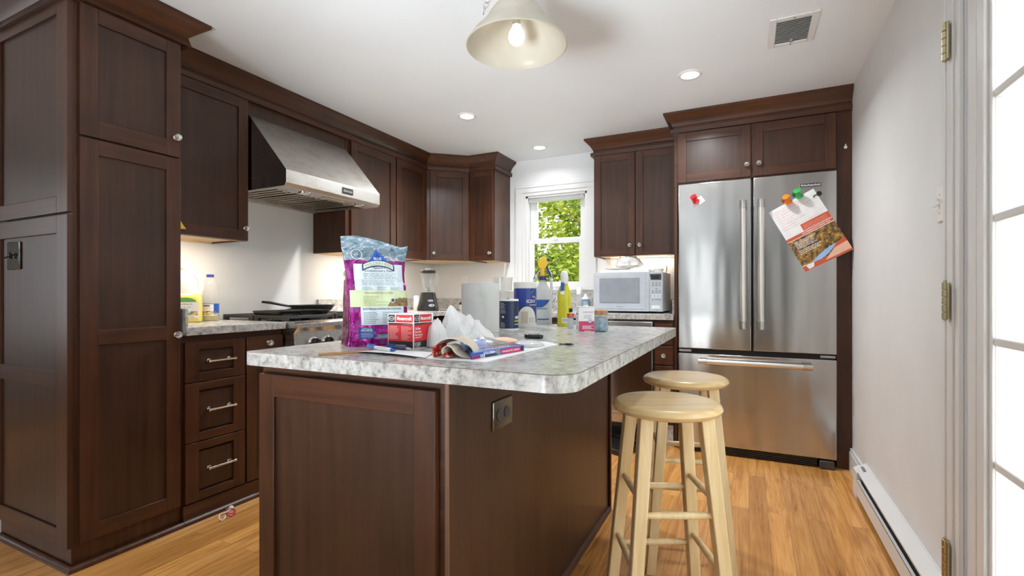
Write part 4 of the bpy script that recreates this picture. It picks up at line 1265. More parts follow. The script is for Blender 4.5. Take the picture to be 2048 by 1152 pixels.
# things on the microwave
b = MB(); b.box(-1.058, -0.68, 3.765, 4.06, 1.2365, 1.258); solo('flat_box', b, 'foam_white', 'flat white box lying on top of the microwave', 'box', world=True, bevel=0.003)
b = MB(); b.lathe([(0, 0.002), (0.07, 0.002), (0.10, 0.014), (0.101, 0.0155), (0.072, 0.005), (0, 0.005)], 28); solo('paper_plate', b, 'foam_white', 'white paper plate on the flat box above the microwave', 'plate', (-0.945, 3.90, 1.2585))
def crumple(rx, ry, rz, seed, nu=40, nv=22, amp=0.28, fr=3.2, peak=None, drape=0.0):
    b = MB()
    off = Vector((seed*3.1, seed*1.7, seed*0.9))
    def fn(a, c):
        th = 2*PI*(a % 1.0); ph = PI*c
        d = Vector((math.cos(th)*math.sin(ph), math.sin(th)*math.sin(ph), math.cos(ph)))
        r = 1.0
        for k, (f, w) in enumerate(((fr, amp), (fr*2.1, amp*0.55), (fr*4.3, amp*0.25))):
            r += w*(1-2*abs(noise.noise(d*f*0.5+off*(k+1))))-w*0.45
        if drape:
            h = Vector((math.cos(th), math.sin(th), 0))
            e = min(1.0, math.sin(ph)*1.6)
            r += e*drape*(0.9-2.0*abs(noise.noise(h*2.6+Vector((0, 0, d.z*0.7))+off*2)))+e*drape*0.55*(0.6-2.0*abs(noise.noise(h*5.5+Vector((0, 0, d.z*1.2))+off*3)))
        if peak:
            for pv, pw, ph_ in peak:
                q = max(0.0, d.dot(Vector(pv).normalized()))
                r += ph_*q**pw
        p = Vector((d.x*rx*r, d.y*ry*r, d.z*rz*r))
        if p.z < 0: p.z *= 0.25
        return p
    b.grid(fn, nu, nv)
    zmin = min(p[2] for p in b.v)
    b.v = [(p[0], p[1], p[2]-zmin) for p in b.v]
    return b
b = crumple(0.095, 0.075, 0.072, 4); solo('plastic_bag', b, 'white_film', 'crumpled white plastic bag on the box above the microwave', 'bag', (-0.865, 3.90, 1.2745), smooth=60)
b = MB(); b.lathe([(0, 0.0), (0.030, 0.0), (0.038, 0.028), (0.040, 0.030), (0.036, 0.028), (0.028, 0.003), (0, 0.003)], 20); solo('foam_cup', b, 'foam_white', 'low white foam cup at the right end of the microwave top', 'cup', (-0.635, 3.93, 1.2365))
b = MB(); b.tube([(0, 0, 0), (0.006, 0, 0.03), (0.004, 0, 0.058)], [0.004, 0.005, 0.003], 8); solo('plastic_knife', b, 'foam_white', 'small upright piece of white plastic cutlery at the back of the microwave top', 'cutlery', (-0.590, 4.0, 1.2365))

# ------------------------------------------------------------------ island
IZ = 0.909
t = thing('kitchen_island', 'dark cherry kitchen island cabinet standing in the middle of the floor', 'kitchen island', (-0.94, 1.68, 0))
b = MB(); b.box(-1.262, -0.636, 0.955, 2.40, 0.0, IZ-0.038); part('body', b, 'cherry_x', t, world=True)
b = MB(); b.box(-0.636, -0.627, 0.957, 2.40, 0.0, IZ-0.038, 1); b.box(-0.6365, -0.6268, 0.9535, 0.957, 0.0, IZ-0.038, 0); part('side_panel', b, ['worn_edge', 'cherry_panel'], t, world=True)
b = MB(); shaker(b, Fy(0.955), -1.256, -0.653, 0.07, 0.842, st=0.060, rails=(0.06, 0.062)); part('end_door', b, CX, t, world=True, bevel=0.0016)
b = MB(); b.box(-0.627, -0.615, 2.385, 2.404, 0.0, IZ-0.038); part('corner_batten', b, 'cherry_v', t, world=True, bevel=0.003)
b = MB(); sweep(b, [(-0.627, 0.955), (-0.627, 2.385)], [(0, 0), (0.017, 0), (0.016, 0.008), (0.011, 0.015), (0.004, 0.019), (0, 0.02)], 1); part('shoe_moulding', b, 'cherry_y', t, world=True, smooth=50)
def round_rect(x0, x1, y0, y1, rs, g=0.0, n=10):
    pts = []
    for (cx, cy, a0), r in zip(((x1, y0, -PI/2), (x1, y1, 0), (x0, y1, PI/2), (x0, y0, PI)), rs):
        r = max(r, 0.001)
        sx = -1 if cx == x1 else 1
        sy = 1 if cy == y0 else -1
        for i in range(n+1):
            a = a0+i*PI/2/n
            pts.append((cx+sx*r+(r+g)*math.cos(a), cy+sy*r+(r+g)*math.sin(a)))
    return pts
b = MB()
rr = (0.062, 0.030, 0.004, 0.006)
b.prism(round_rect(-1.254, -0.308, 0.894, 2.42, rr), lambda p, q, d: (p, q, d), IZ-0.038, IZ-0.0022, 0)
b.prism(round_rect(-1.254, -0.308, 0.894, 2.42, rr, 0.0006), lambda p, q, d: (p, q, d), IZ-0.0022, IZ-0.0008, 1)
b.prism(round_rect(-1.254, -0.308, 0.894, 2.42, rr), lambda p, q, d: (p, q, d), IZ-0.0008, IZ, 0)
solo('island_countertop', b, ['laminate', 'bark'], 'grey speckled laminate worktop of the island, with a rounded front corner', 'countertop', world=True, smooth=40)
t = thing('power_outlet', 'bronze outlet plate on the right side of the island', 'outlet', (-0.627, 1.224, 0.733))
b = MB(); b.box(-0.627, -0.621, 1.164, 1.284, 0.693, 0.774); part('plate', b, 'plate_bronze', t, world=True, bevel=0.004)
for y in (1.202, 1.246):
    b = MB(); b.cyl((-0.622, y, 0.733), (-0.6188, y, 0.733), 0.0175, 0.0165, 20, 0)
    for dy in (-0.0065, 0.0065): b.box(-0.6189, -0.6184, y-0.005, y+0.004, 0.733+dy-0.0012, 0.733+dy+0.0012, 1)
    b.cyl((-0.6189, y+0.009, 0.733), (-0.6184, y+0.009, 0.733), 0.0024, n=8, mi=1)
    part('socket', b, ['dark_grey', 'black_ink'], t, world=True)

# ------------------------------------------------------------------ stools
def leg_xy(z):
    return 0.148-(0.148-0.088)*z/0.705
t = thing('bar_stool', 'front wooden bar stool with a round seat, standing beside the island nearest the camera', 'stool', (-0.233, 1.583, 0), YAW, 'wooden bar stools')
b = MB(); b.lathe([(0, 0.703), (0.148, 0.703), (0.160, 0.709), (0.1655, 0.719), (0.161, 0.729), (0.152, 0.7345), (0.149, 0.735), (0.10, 0.7345), (0, 0.734)], 48)
part('seat', b, 'stool_seat', t, smooth=40)
for sx in (-1, 1):
    for sy in (-1, 1):
        b = MB()
        vs = []
        for z, h in ((0.0, 0.0175), (0.705, 0.0195)):
            c = leg_xy(z)
            vs += [(sx*c-h, sy*c-h, z), (sx*c+h, sy*c-h, z), (sx*c+h, sy*c+h, z), (sx*c-h, sy*c+h, z)]
        b.hexa(vs); part('leg', b, 'stool_wood', t, bevel=0.003)
for z, ax in ((0.425, 'x'), (0.228, 'x'), (0.467, 'y'), (0.262, 'y')):
    for s in (-1, 1):
        c = leg_xy(z)
        b = MB()
        pts = [((q*c, s*c, z) if ax == 'x' else (s*c, q*c, z)) for q in (-1, -0.5, 0, 0.5, 1)]
        b.tube(pts, [0.008, 0.0105, 0.011, 0.0105, 0.008], 12); part('rung', b, 'stool_wood', t)
dup(t, (-0.234, 2.092, 0), 0.26, 'rear wooden bar stool, behind the nearer one and closer to the refrigerator', 'wooden bar stools')

# ------------------------------------------------------------------ right wall fittings
t = thing('baseboard_heater', 'long white metal baseboard heater on the floor along the right wall', 'heater', (0.535, 2.565, 0))
HYa, HYb = 1.965, 3.165
b = MB(); b.box(0.557, 0.5625, HYa, HYb, 0.0, 0.166); b.hexa([(0.511, HYa, 0.139), (0.5625, HYa, 0.160), (0.5625, HYb, 0.160), (0.511, HYb, 0.139), (0.511, HYa, 0.142), (0.5625, HYa, 0.1665), (0.5625, HYb, 0.1665), (0.511, HYb, 0.142)])
b.box(0.510, 0.513, HYa, HYb, 0.134, 0.142)
part('top_cover', b, 'white_trim', t, world=True)
b = MB(); b.box(0.505, 0.508, HYa, HYb-0.09, 0.022, 0.098); b.box(0.505, 0.516, HYa, HYb-0.09, 0.094, 0.099); part('front_panel', b, 'white_trim', t, world=True)
b = MB(); b.box(0.504, 0.5625, HYb-0.09, HYb, 0.0, 0.138); part('end_cap', b, 'white_trim', t, world=True, bevel=0.002)
b = MB()
for i in range(98): b.box(0.518, 0.553, HYa+0.02+i*0.0108, HYa+0.0215+i*0.0108, 0.05, 0.125)
b.cyl((0.535, HYa, 0.085), (0.535, HYb-0.09, 0.085), 0.009, n=8); b.box(0.552, 0.556, HYa, HYb-0.09, 0.02, 0.15)
part('heating_fins', b, 'dark_grey', t, world=True, smooth=0)
b = MB(); Ph = plane_P((0.537, 3.085, 0.1545), (0, -1, 0), (0.926, 0, 0.378), (-0.378, 0, 0.926))
for i in range(9): b.poly(Ph, [(-0.045+i*0.010, -0.007), (-0.040+i*0.010, -0.007), (-0.040+i*0.010, 0.007), (-0.045+i*0.010, 0.007)], 0.0012, 0)
part('maker_mark', b, 'grey_ink', t, world=True, smooth=0)
t = thing('light_switch', 'white two toggle switch plate on the right wall beside the glazed door', 'light switch', (WR, 2.006, 1.36))
b = MB(); b.box(WR-0.006, WR-0.0005, 1.963, 2.060, 1.302, 1.418); part('plate', b, 'white_plastic', t, world=True, bevel=0.004)
for y, s in ((1.988, 1), (2.034, -1)):
    b = MB(); b.box(WR-0.008, WR-0.0055, y-0.005, y+0.005, 1.348, 1.372); b.cyl((WR-0.007, y, 1.36), (WR-0.024, y, 1.36+0.010*s), 0.004, 0.0032, 8); part('toggle', b, 'foam_white', t, world=True)
for y in (1.988, 2.034):
    for z in (1.33, 1.39):
        b = MB(); b.cyl((WR-0.0058, y, z), (WR-0.0068, y, z), 0.0028, n=8); part('screw', b, 'grey_plastic', t, world=True)
t = thing('power_outlet', 'white outlet plate on the back wall in the corner, above the paper roll', 'outlet', (-2.55, WB, 1.19))
b = MB(); b.box(-2.590, -2.520, WB-0.006, WB-0.0005, 1.135, 1.250); part('plate', b, 'white_plastic', t, world=True, bevel=0.003)
for z in (1.172, 1.213):
    b = MB(); b.cyl((-2.555, WB-0.0055, z), (-2.555, WB-0.008, z), 0.016, n=16, mi=0)
    for dx in (-0.006, 0.006): b.box(-2.555+dx-0.001, -2.555+dx+0.001, WB-0.0085, WB-0.0078, z-0.002, z+0.006, 1)
    part('socket', b, ['white_plastic', 'black_ink'], t, world=True)

# ------------------------------------------------------------------ ceiling
RC = [(-0.303, 2.952, 'recessed ceiling light in front of the refrigerator'), (-1.784, 2.949, 'recessed ceiling light over the left side, towards the hood'), (-1.609, 3.85, 'recessed ceiling light in front of the sink window')]
for x, y, lab in RC:
    t = thing('recessed_light', lab, 'ceiling light', (x, y, CEIL), 0, 'recessed ceiling lights')
    b = MB(); b.lathe([(0.046, -0.002), (0.050, -0.007), (0.062, -0.006), (0.068, 0.0)], 32); part('trim_ring', b, 'white_trim', t, smooth=50)
    b = MB(); b.lathe([(0, -0.0035), (0.047, -0.0035), (0.047, -0.001)], 32); part('lens', b, 'lamp_disc', t)
    rl = lamp('recessed_lamp', 'AREA', (x, y, CEIL-0.012), (0, 0, 0), 2.2 if y > 3.5 else (11.0 if x > -1 else 21.0), (0.95, 0.975, 1.0), 0.09, shape='DISK'); rl.data.spread = math.radians(150)
t = thing('ceiling_vent', 'white metal slatted air grille in the ceiling towards the right wall', 'vent', (0.185, 2.665, CEIL))
VX0, VX1, VY0, VY1 = 0.085, 0.285, 2.522, 2.808
b = MB()
fr = 0.030
zb = CEIL-0.008
b.box(VX0, VX0+fr, VY0, VY1, zb, CEIL-0.0005); b.box(VX1-fr, VX1, VY0, VY1, zb, CEIL-0.0005); b.box(VX0+fr, VX1-fr, VY0, VY0+fr, zb, CEIL-0.0005); b.box(VX0+fr, VX1-fr, VY1-fr, VY1, zb, CEIL-0.0005)
part('frame', b, 'white_trim', t, world=True, bevel=0.003)
b = MB()
for i in range(15):
    y = VY0+fr+0.004+i*0.0153
    b.hexa([(VX0+fr, y, zb+0.001), (VX1-fr, y, zb+0.001), (VX1-fr, y+0.002, zb+0.0005), (VX0+fr, y+0.002, zb+0.0005), (VX0+fr, y+0.008, CEIL-0.001), (VX1-fr, y+0.008, CEIL-0.001), (VX1-fr, y+0.010, CEIL-0.001), (VX0+fr, y+0.010, CEIL-0.001)])
part('louvres', b, 'white_trim', t, world=True, smooth=0)
b = MB(); b.box(VX0+fr, VX1-fr, VY0+fr, VY1-fr, CEIL-0.0012, CEIL-0.0006); part('duct_opening', b, 'dark_gap', t, world=True)
for y in (VY0+0.014, VY1-0.014):
    b = MB(); b.cyl((0.185, y, zb), (0.185, y, zb-0.002), 0.005, n=10); part('screw', b, 'grey_plastic', t, world=True)
b = MB(); b.box(0.180, 0.192, VY1-fr-0.03, VY1-fr-0.012, zb-0.006, zb+0.003); part('damper_lever', b, 'grey_plastic', t, world=True)

# pendant
PXY = Vector((-0.803, 1.693, 0))
t = thing('pendant_light', 'bell shaped cream glass pendant lamp hanging from a chain above the island', 'pendant light', (PXY.x, PXY.y, 2.018))
b = MB()
o = [(0.034, 0.170), (0.060, 0.163), (0.088, 0.142), (0.105, 0.118), (0.118, 0.094), (0.140, 0.066), (0.166, 0.040), (0.184, 0.014), (0.192, 0.004), (0.194, 0.0), (0.190, -0.002), (0.186, 0.002)]
i_ = [(0.178, 0.016), (0.161, 0.042), (0.135, 0.066), (0.113, 0.094), (0.100, 0.117), (0.084, 0.138), (0.058, 0.158), (0.034, 0.164)]
b.lathe(o+i_+[(0.034, 0.170)], 56); part('lamp_shade', b, 'alabaster_glass', t, smooth=40)
b = MB(); b.lathe([(0.0, 0.205), (0.012, 0.203), (0.022, 0.192), (0.045, 0.182), (0.046, 0.172), (0.030, 0.170)], 24); b.cyl((0, 0, 0.08), (0, 0, 0.175), 0.016, n=16); part('socket_cap', b, 'steel_bar', t)
b = MB(); b.lathe([(0, 0.006), (0.014, 0.008), (0.026, 0.018), (0.031, 0.034), (0.028, 0.052), (0.018, 0.070), (0.013, 0.085)], 24); part('bulb', b, 'bulb_glow', t, smooth=60)
cr = Vector((math.cos(YAW), math.sin(YAW), 0))
def link(c, d, roll, L=0.030, w=0.009, r=0.0017):
    d = Vector(d).normalized(); s = d.orthogonal().normalized()
    s = Matrix.Rotation(roll, 3, d) @ s
    pts = []
    for k in range(16):
        a = 2*PI*k/16
        pts.append(Vector(c)+d*(L/2*math.cos(a))+s*(w*math.sin(a)))
    b = MB(); b.tube(pts, r, 6, closed=True)
    return b
for k in range(5):
    part('chain_link', link((0, 0, 0.218+k*0.022), (0, 0, 1), k*PI/2), 'nickel', t)
hp = [(-0.010, 0.290), (-0.030, 0.262), (-0.040, 0.236), (-0.062, 0.222), (-0.078, 0.208), (-0.094, 0.188), (-0.112, 0.170), (-0.122, 0.150), (-0.126, 0.128)]
for k in range(len(hp)-1):
    a, c = hp[k], hp[k+1]
    p = cr*((a[0]+c[0])/2)+Vector((0, 0, (a[1]+c[1])/2))
    part('chain_link', link(p, cr*(c[0]-a[0])+Vector((0, 0, c[1]-a[1])), k*PI/2+0.4, 0.032), 'nickel', t)
pts = [cr*x+Vector((0, 0.004, z)) for x, z in ((-0.006, 0.30), (-0.05, 0.27), (-0.10, 0.245), (-0.112, 0.215), (-0.09, 0.205), (-0.07, 0.23), (-0.02, 0.25), (-0.004, 0.205))]
b = MB(); b.tube(pts, 0.0014, 6); part('cord', b, 'nickel', t)
b = MB(); b.lathe([(0, 0.305-0.022), (0.03, 0.286), (0.058, 0.300), (0.060, CEIL-2.018-0.0005)], 28); part('ceiling_canopy', b, 'steel_bar', t, smooth=50)

# lights under the wall cabinets, up behind the face frames
for (x0, x1, y0, y1, lab) in ((-2.675, -2.635, 1.42, 1.80, 'slim warm light bar under the wall cabinet by the pantry'), (-2.675, -2.635, 2.75, 3.50, 'slim warm light bar under the two door cabinet right of the hood'), (-2.28, -2.08, 3.89, 3.93, 'slim warm light bar under the narrow cabinet left of the window'), (-1.06, -0.54, 4.09, 4.13, 'slim warm light bar under the cabinet above the microwave')):
    t = thing('under_cabinet_light', lab, 'cabinet light', ((x0+x1)/2, (y0+y1)/2, UZ+0.004), 0)
    b = MB(); b.box(x0, x1, y0, y1, UZ+0.0055, UZ+0.009); part('housing', b, 'white_plastic', t, world=True)
    b = MB(); b.box(x0+0.006, x1-0.006, y0+0.006, y1-0.006, UZ+0.0035, UZ+0.0055); part('diffuser', b, 'under_glow' if x0 < -2.3 else 'under_glow_low', t, world=True)

TRINKET = ([(-2.306, 1.559), (-2.289, 1.537), (-2.288, 1.523), (-2.304, 1.508), (-2.284, 1.489), (-2.257, 1.474), (-2.224, 1.466), (-2.229, 1.481), (-2.25, 1.498), (-2.272, 1.513)], [(-2.305, 1.559), (-2.308, 1.543), (-2.284, 1.525), (-2.261, 1.536), (-2.248, 1.546), (-2.268, 1.562), (-2.299, 1.574), (-2.313, 1.571)], [(-2.267, 1.515), (-2.231, 1.518), (-2.242, 1.538), (-2.263, 1.557)], (-2.33, 1.559), (-2.312, 1.57))

# ------------------------------------------------------------------ things on the island
def cam_xy(lat, dist):
    """lateral offset and distance along the room diagonal that the view follows -> room x, y"""
    c, s = math.cos(YAW), math.sin(YAW)
    return (lat*c-dist*s, lat*s+dist*c)

# --- dog food bag
BH, BW, BDEP = 0.33, 0.098, 0.155
def b_top(s):
    pts = [(-1.0, 0.336), (-0.6, 0.341), (-0.2, 0.335), (0.2, 0.326), (0.55, 0.316), (0.8, 0.311), (1.0, 0.317)]
    for (a, h0), (c, h1) in zip(pts, pts[1:]):
        if s <= c: return h0+(h1-h0)*(s-a)/(c-a)
    return pts[-1][1]
def b_w(z): return BW+0.010*(z/BH)-0.004*math.sin(PI*min(1, z/BH))
def b_d(z):
    q = max(0.0, 1-z/0.300)
    d = BDEP*q**0.75+0.004
    if z < 0.02: d *= 0.93+0.07*z/0.02
    return d
def b_wr(x, z, side):
    f = min(1, (0.32-z)/0.05) if z > 0.27 else 1.0
    w = 0.0045*noise.noise(Vector((x*16, z*11, side*5.0)))+0.0022*noise.noise(Vector((x*45, z*30, side*9.0)))
    v = 0.005*math.exp(-((x-0.012)/0.012)**2)*(1 if 0.06 < z < 0.2 else 0.3)   # soft vertical crease
    return (w-v*0.5)*max(0.0, f)
def b_front(x, z, off=0.0):
    w = b_w(z); e = 5.0 if z < 0.2 else 3.2
    k = max(0.0, 1-min(1, abs(x)/w)**e)**(1/e)
    return Vector((x, -(b_d(z)/2)*k-b_wr(x, z, 1)-off, z))
t = thing('dog_food_bag', 'tall shiny magenta dog food bag standing at the left of the island', 'bag', (*cam_xy(-0.436, 1.556), IZ), YAW+0.54)
b = MB()
NS, nv = 56, 64
nu = 2*NS
rows = []
for j in range(nv+1):
    q = j/nv
    row = []
    for i in range(nu):
        side = 1 if i < NS else -1
        f = i/NS if i < NS else (i-NS)/NS
        zz = q*0.33
        e = 5.0 if zz < 0.2 else 3.2
        w = b_w(zz)
        # spread evenly over the face, closer together at the folds
        sx = 0.55*(-1+2*f)+0.45*(-math.cos(PI*f))
        x = w*sx*side
        z = q*b_top(x/w)
        d = b_d(z)/2
        k = max(0.0, 1-min(1, abs(x)/w)**e)**(1/e)
        y = -side*(d*k+b_wr(x, z, side))
        if abs(x) > w*0.999: y = 0.0
        g = max(0.0, 1-abs(y)/(d+1e-6))*min(1, d/0.03)
        x -= math.copysign(0.012*g*min(1, z/0.05), x)
        row.append((x, y, z))
    rows.append(row)
vs = [p for r in rows for p in r]
for j in range(nv):
    for i in range(nu):
        b_i = (i+1) % nu
        b.f.append((j*nu+i, j*nu+b_i, (j+1)*nu+b_i, (j+1)*nu+i)); b.m.append(1 if rows[j][i][2] > 0.262 else 0)
b.v = vs
b.f.append(tuple(range(nu))[::-1]); b.m.append(0)
part('pouch', b, ['foil_magenta', 'foil_rock'], t, smooth=60)
b = MB()
F = lambda x, z, off=0.0: b_front(x, z, off+0.0012)
b.patch(F, -0.073, 0.080, 0.168, 0.252, 0.0012, 16, 12, 0)
b.patch(F, -0.060, 0.074, 0.064, 0.122, 0.0012, 16, 10, 0)
b.patch(F, -0.0885, 0.092, 0.119, 0.170, 0.0016, 20, 10, 1)
b.lines(F, -0.045, 0.062, 0.206, 0.226, 4, 0.0018, 2, 0.34, 0.3, 21)
b.lines(F, -0.052, 0.064, 0.186, 0.205, 5, 0.0018, 2, 0.34, 0.15, 22)
b.lines(F, -0.052, -0.014, 0.171, 0.182, 4, 0.0018, 2, 0.34, 0.3, 23); b.lines(F, -0.006, 0.028, 0.171, 0.184, 4, 0.0018, 2, 0.34, 0.3, 24); b.lines(F, 0.036, 0.070, 0.171, 0.182, 4, 0.0018, 2, 0.34, 0.3, 25)
b.lines(F, -0.050, 0.034, 0.124, 0.155, 7, 0.0020, 3, 0.3, 0.6, 26)
b.lines(F, -0.052, -0.002, 0.069, 0.106, 7, 0.0018, 2, 0.32, 0.3, 27); b.lines(F, 0.006, 0.058, 0.069, 0.106, 7, 0.0018, 2, 0.32, 0.3, 28)
b.text(F, "Nature's", 0.004, 0.237, 0.0085, 0.0018, 4, width=0.038)
b.text(F, 'Evolutionary Diet', 0.004, 0.2275, 0.0085, 0.0018, 4, width=0.088)
b.text(F, 'Antioxidant-Rich LifeSource Bits', -0.002, 0.1595, 0.006, 0.0020, 2, width=0.088)
b.text(F, 'BLUE Wilderness Small Breed Adult Dog Formula', 0.006, 0.1105, 0.0058, 0.0018, 4, width=0.118, bold=0.01)
# kibble picture and badge
kb = [(0.024, 0.121), (0.030, 0.127), (0.040, 0.133), (0.052, 0.140), (0.062, 0.145), (0.074, 0.143), (0.084, 0.140), (0.091, 0.139), (0.091, 0.121)]
b.area(F, 0.024, 0.091, lambda x: 0.1205, lambda x: 0.122+0.024*math.sqrt(min(1, (x-0.024)/0.036))+0.0015*math.sin(x*420), 0.0021, 5, 24, 4); b.disc(F, 0.040, 0.139, 0.0075, 0.0075, 0.0026, 20, 0); b.disc(F, 0.040, 0.139, 0.0055, 0.0055, 0.0029, 20, 7)
# emblem and banner
b.area(F, -0.026, 0.030, lambda x: 0.262, lambda x: 0.300-0.038*abs(x-0.002)/0.028, 0.0016, 6, 24, 6)
b.area(F, -0.016, 0.020, lambda x: 0.264, lambda x: 0.290-0.026*abs(x-0.002)/0.018, 0.0020, 8, 16, 5); b.text(F, 'BLUE', 0.002, 0.2665, 0.0075, 0.0024, 0, width=0.024, bold=0.015)
arc = lambda x: -6.0*(x-0.002)**2
def band(x0, x1, y0, y1, off, mi, n=16):
    b.grid(lambda a, c: F(x0+(x1-x0)*a, y0+(y1-y0)*c+arc(x0+(x1-x0)*a), off), n, 3, mi)
band(-0.048, 0.052, 0.2445, 0.265, 0.0022, 9); band(-0.044, 0.048, 0.2485, 0.263, 0.0026, 0)
b.text(F, 'WILDERNESS', 0.002, 0.2508, 0.0098, 0.0030, 3, width=0.084, bold=0.015, arc=6.0)
b.ring(F, -0.062, 0.282, 0.017, 0.017, 0.0018, 0.0016, 28, 0); b.text(F, '15', -0.062, 0.279, 0.008, 0.0017, 0)
b.patch(F, -0.068, -0.022, 0.024, 0.058, 0.0014, 8, 6, 8); b.text(F, 'TRUE BLUE', -0.045, 0.0515, 0.0038, 0.0019, 0, width=0.028, bold=0.02); b.text(F, 'PROMISE', -0.045, 0.0455, 0.0052, 0.0019, 0, width=0.034, bold=0.025); b.lines(F, -0.063, -0.026, 0.028, 0.043, 6, 0.0019, 10, 0.4, 0.3, 31)
b.patch(F, -0.016, 0.075, 0.022, 0.036, 0.0014, 10, 4, 11); b.text(F, 'buddies', 0.010, 0.026, 0.0075, 0.0019, 0, width=0.036)
b.patch(F, -0.012, 0.085, 0.040, 0.052, 0.0012, 10, 4, 12)
part('printed_label', b, ['pale_blue', 'pale_green', 'grey_ink', 'olive_ink', 'black_ink', 'kibble', 'blue_label', 'dark_grey', 'blue_deep', 'navy_label', 'sky_ink', 'blue_grey', 'magenta_dull'], t, smooth=0, label='pale printed panel with emblem and lettering')
b = MB()   # nutrition print on the left gusset
def G(a, z, off=0.0):
    d = b_d(z)/2
    g = max(0.0, 1-abs(a)/(d+1e-6))*min(1, d/0.03)
    return Vector((-(b_w(z)-0.016*g*min(1, z/0.05))-0.003-off, a, z))
b.lines(G, -0.046, -0.012, 0.05, 0.17, 26, 0.001, 0, 0.3, 0.5, 33)
part('side_print', b, 'pink_ink', t, smooth=0)

# --- oil filter box
t = thing('oil_filter_box', 'red black and white cardboard box in front of the dog food bag', 'box', (*cam_xy(-0.2805, 1.392), IZ), YAW-0.43)
b = MB(); q = 0.092; hb = 0.101
b.box(-q, 0, 0, 0.100, 0, hb); part('carton', b, 'white_paper', t, bevel=0.0012)
b = MB()
for P, sd in ((plane_P((-q, 0, 0), (1, 0, 0), (0, 0, 1), (0, -1, 0)), 0), (plane_P((0, 0, 0), (0, 1, 0), (0, 0, 1), (1, 0, 0)), 1)):
    m = 0.0025
    R = lambda x0, x1, y0, y1, mi, off=0.0003: b.poly(P, [(x0, y0), (x1, y0), (x1, y1), (x0, y1)], off, mi)
    R(m, 0.026, 0.0765, hb-m, 1); b.poly(P, [(0.028, 0.0765), (q-m, 0.0765), (q-m, hb-m), (0.0295, hb-m)], 0.0003, 0)
    b.ring(P, 0.0143, 0.0875, 0.0105, 0.0063, 0.0011, 0.0006, 24, 2); b.text(P, 'Ford', 0.0143, 0.0852, 0.0052, 0.0006, 2, width=0.013)
    b.text(P, 'Motorcraft', 0.0595, 0.083, 0.0098, 0.0006, 2, width=0.052, bold=0.03)
    R(m, q-m, m, 0.0745, 1); R(m, q-m, 0.022, 0.0695, 0, 0.0005)
    b.poly(P, [(0.045, 0.0705), (q-m, 0.0745), (q-m, 0.0712)], 0.0007, 3)
    if sd == 0:
        b.lines(P, 0.006, 0.042, 0.028, 0.067, 15, 0.0007, 4, 0.4, 0.5, 41); b.lines(P, 0.049, 0.088, 0.026, 0.066, 16, 0.0007, 4, 0.4, 0.5, 42)
        b.lines(P, 0.005, 0.065, 0.006, 0.013, 3, 0.0007, 2, 0.4, 0.1, 43)
    else:
        b.text(P, 'Oil Filter', 0.006, 0.0555, 0.0065, 0.0007, 2, 'L', 0.027, 0.025); b.text(P, 'Filtre \u00e0 huile', 0.006, 0.0465, 0.0055, 0.0007, 2, 'L', 0.030, 0.02); b.text(P, 'Filtro de aceite', 0.006, 0.038, 0.0055, 0.0007, 2, 'L', 0.036, 0.02)
        b.lines(P, 0.006, 0.042, 0.031, 0.036, 2, 0.0007, 2, 0.4, 0.2, 44)
        b.lines(P, 0.006, 0.034, 0.0165, 0.0195, 1, 0.0007, 2, 0.6, 0.1, 45); b.text(P, 'FL-820S', 0.006, 0.0095, 0.0058, 0.0007, 2, 'L', 0.026, 0.02); b.lines(P, 0.006, 0.032, 0.0045, 0.0078, 1, 0.0007, 2, 0.6, 0.1, 46)
part('printed_faces', b, ['red_ink', 'black_ink', 'white_ink', 'grey_ink', 'pink_ink'], t, smooth=0)

# --- crumpled white bag
def tri(x): return abs((x % 1.0)*2-1)*2-1
def film(rx, ry, peaks, seed, n=110):
    """a heap of thin film: creased folds running down from its peaks"""
    b = MB(); o = Vector((seed*1.3, seed*2.1, seed*0.7))
    def fn(a, c):
        th = 2*PI*(a % 1.0); q = c
        h = Vector((math.cos(th), math.sin(th), 0))
        rim = 1.0+0.16*noise.noise(h*1.6+o)+0.07*noise.noise(h*4.2+o)
        x, y = rx*q*rim*h.x, ry*q*rim*h.y
        p = Vector((x, y, 0))
        env = max(0.0, 1-q**5)**0.6
        z = 0.0
        for px, py, hh, w in peaks:
            z += (hh*math.exp(-(((x-px)/w)**2+((y-py)/w)**2)*0.8))**3
        z = z**(1/3)
        wx = 0.020*noise.noise(p*18+o); wy = 0.020*noise.noise(p*18-o)
        dx, dy = x-peaks[0][0]+wx, y-peaks[0][1]+wy
        ang = math.atan2(dy, dx)
        rad = math.hypot(dx, dy)
        f = 0.010*tri(ang*0.65+0.6*noise.noise(p*12+o))*min(1, rad/0.025)
        f += 0.0050*tri((x*0.8+y*1.3+wx*2.0)*11)+0.0055*tri((x*1.5-y*0.7+wy*2.4)*15)+0.0022*tri((x*0.5+y*1.6+wx*2)*36)+0.0016*tri((x*1.7+y*0.3+wy*3)*52)
        zz = (z+f*(0.5+0.5*min(1, z/0.04)))*env
        k = 1+f*2.2*q
        return Vector((x*k, y*k, max(0.0004, zz)))
    b.grid(fn, n, 60)
    b.grid(lambda a, c: Vector((fn(a, 1.0).x*(1-c), fn(a, 1.0).y*(1-c), 0.0002)), n, 2)
    return b
b = film(0.092, 0.078, [(-0.050, 0.005, 0.118, 0.034), (-0.006, 0.010, 0.084, 0.060), (0.050, 0.000, 0.060, 0.060)], 5)
c2 = film(0.036, 0.036, [(-0.004, 0.0, 0.070, 0.055), (0.015, 0.01, 0.050, 0.03)], 9, 60)
b.add([(p[0]-0.078, p[1]-0.056, p[2]) for p in c2.v], c2.f, 0)
solo('plastic_bag', b, 'white_film', 'large crumpled white plastic bag in the middle of the island, beside the oil filter box', 'bag', (*cam_xy(-0.145, 1.520), IZ+0.0025), YAW, smooth=40)

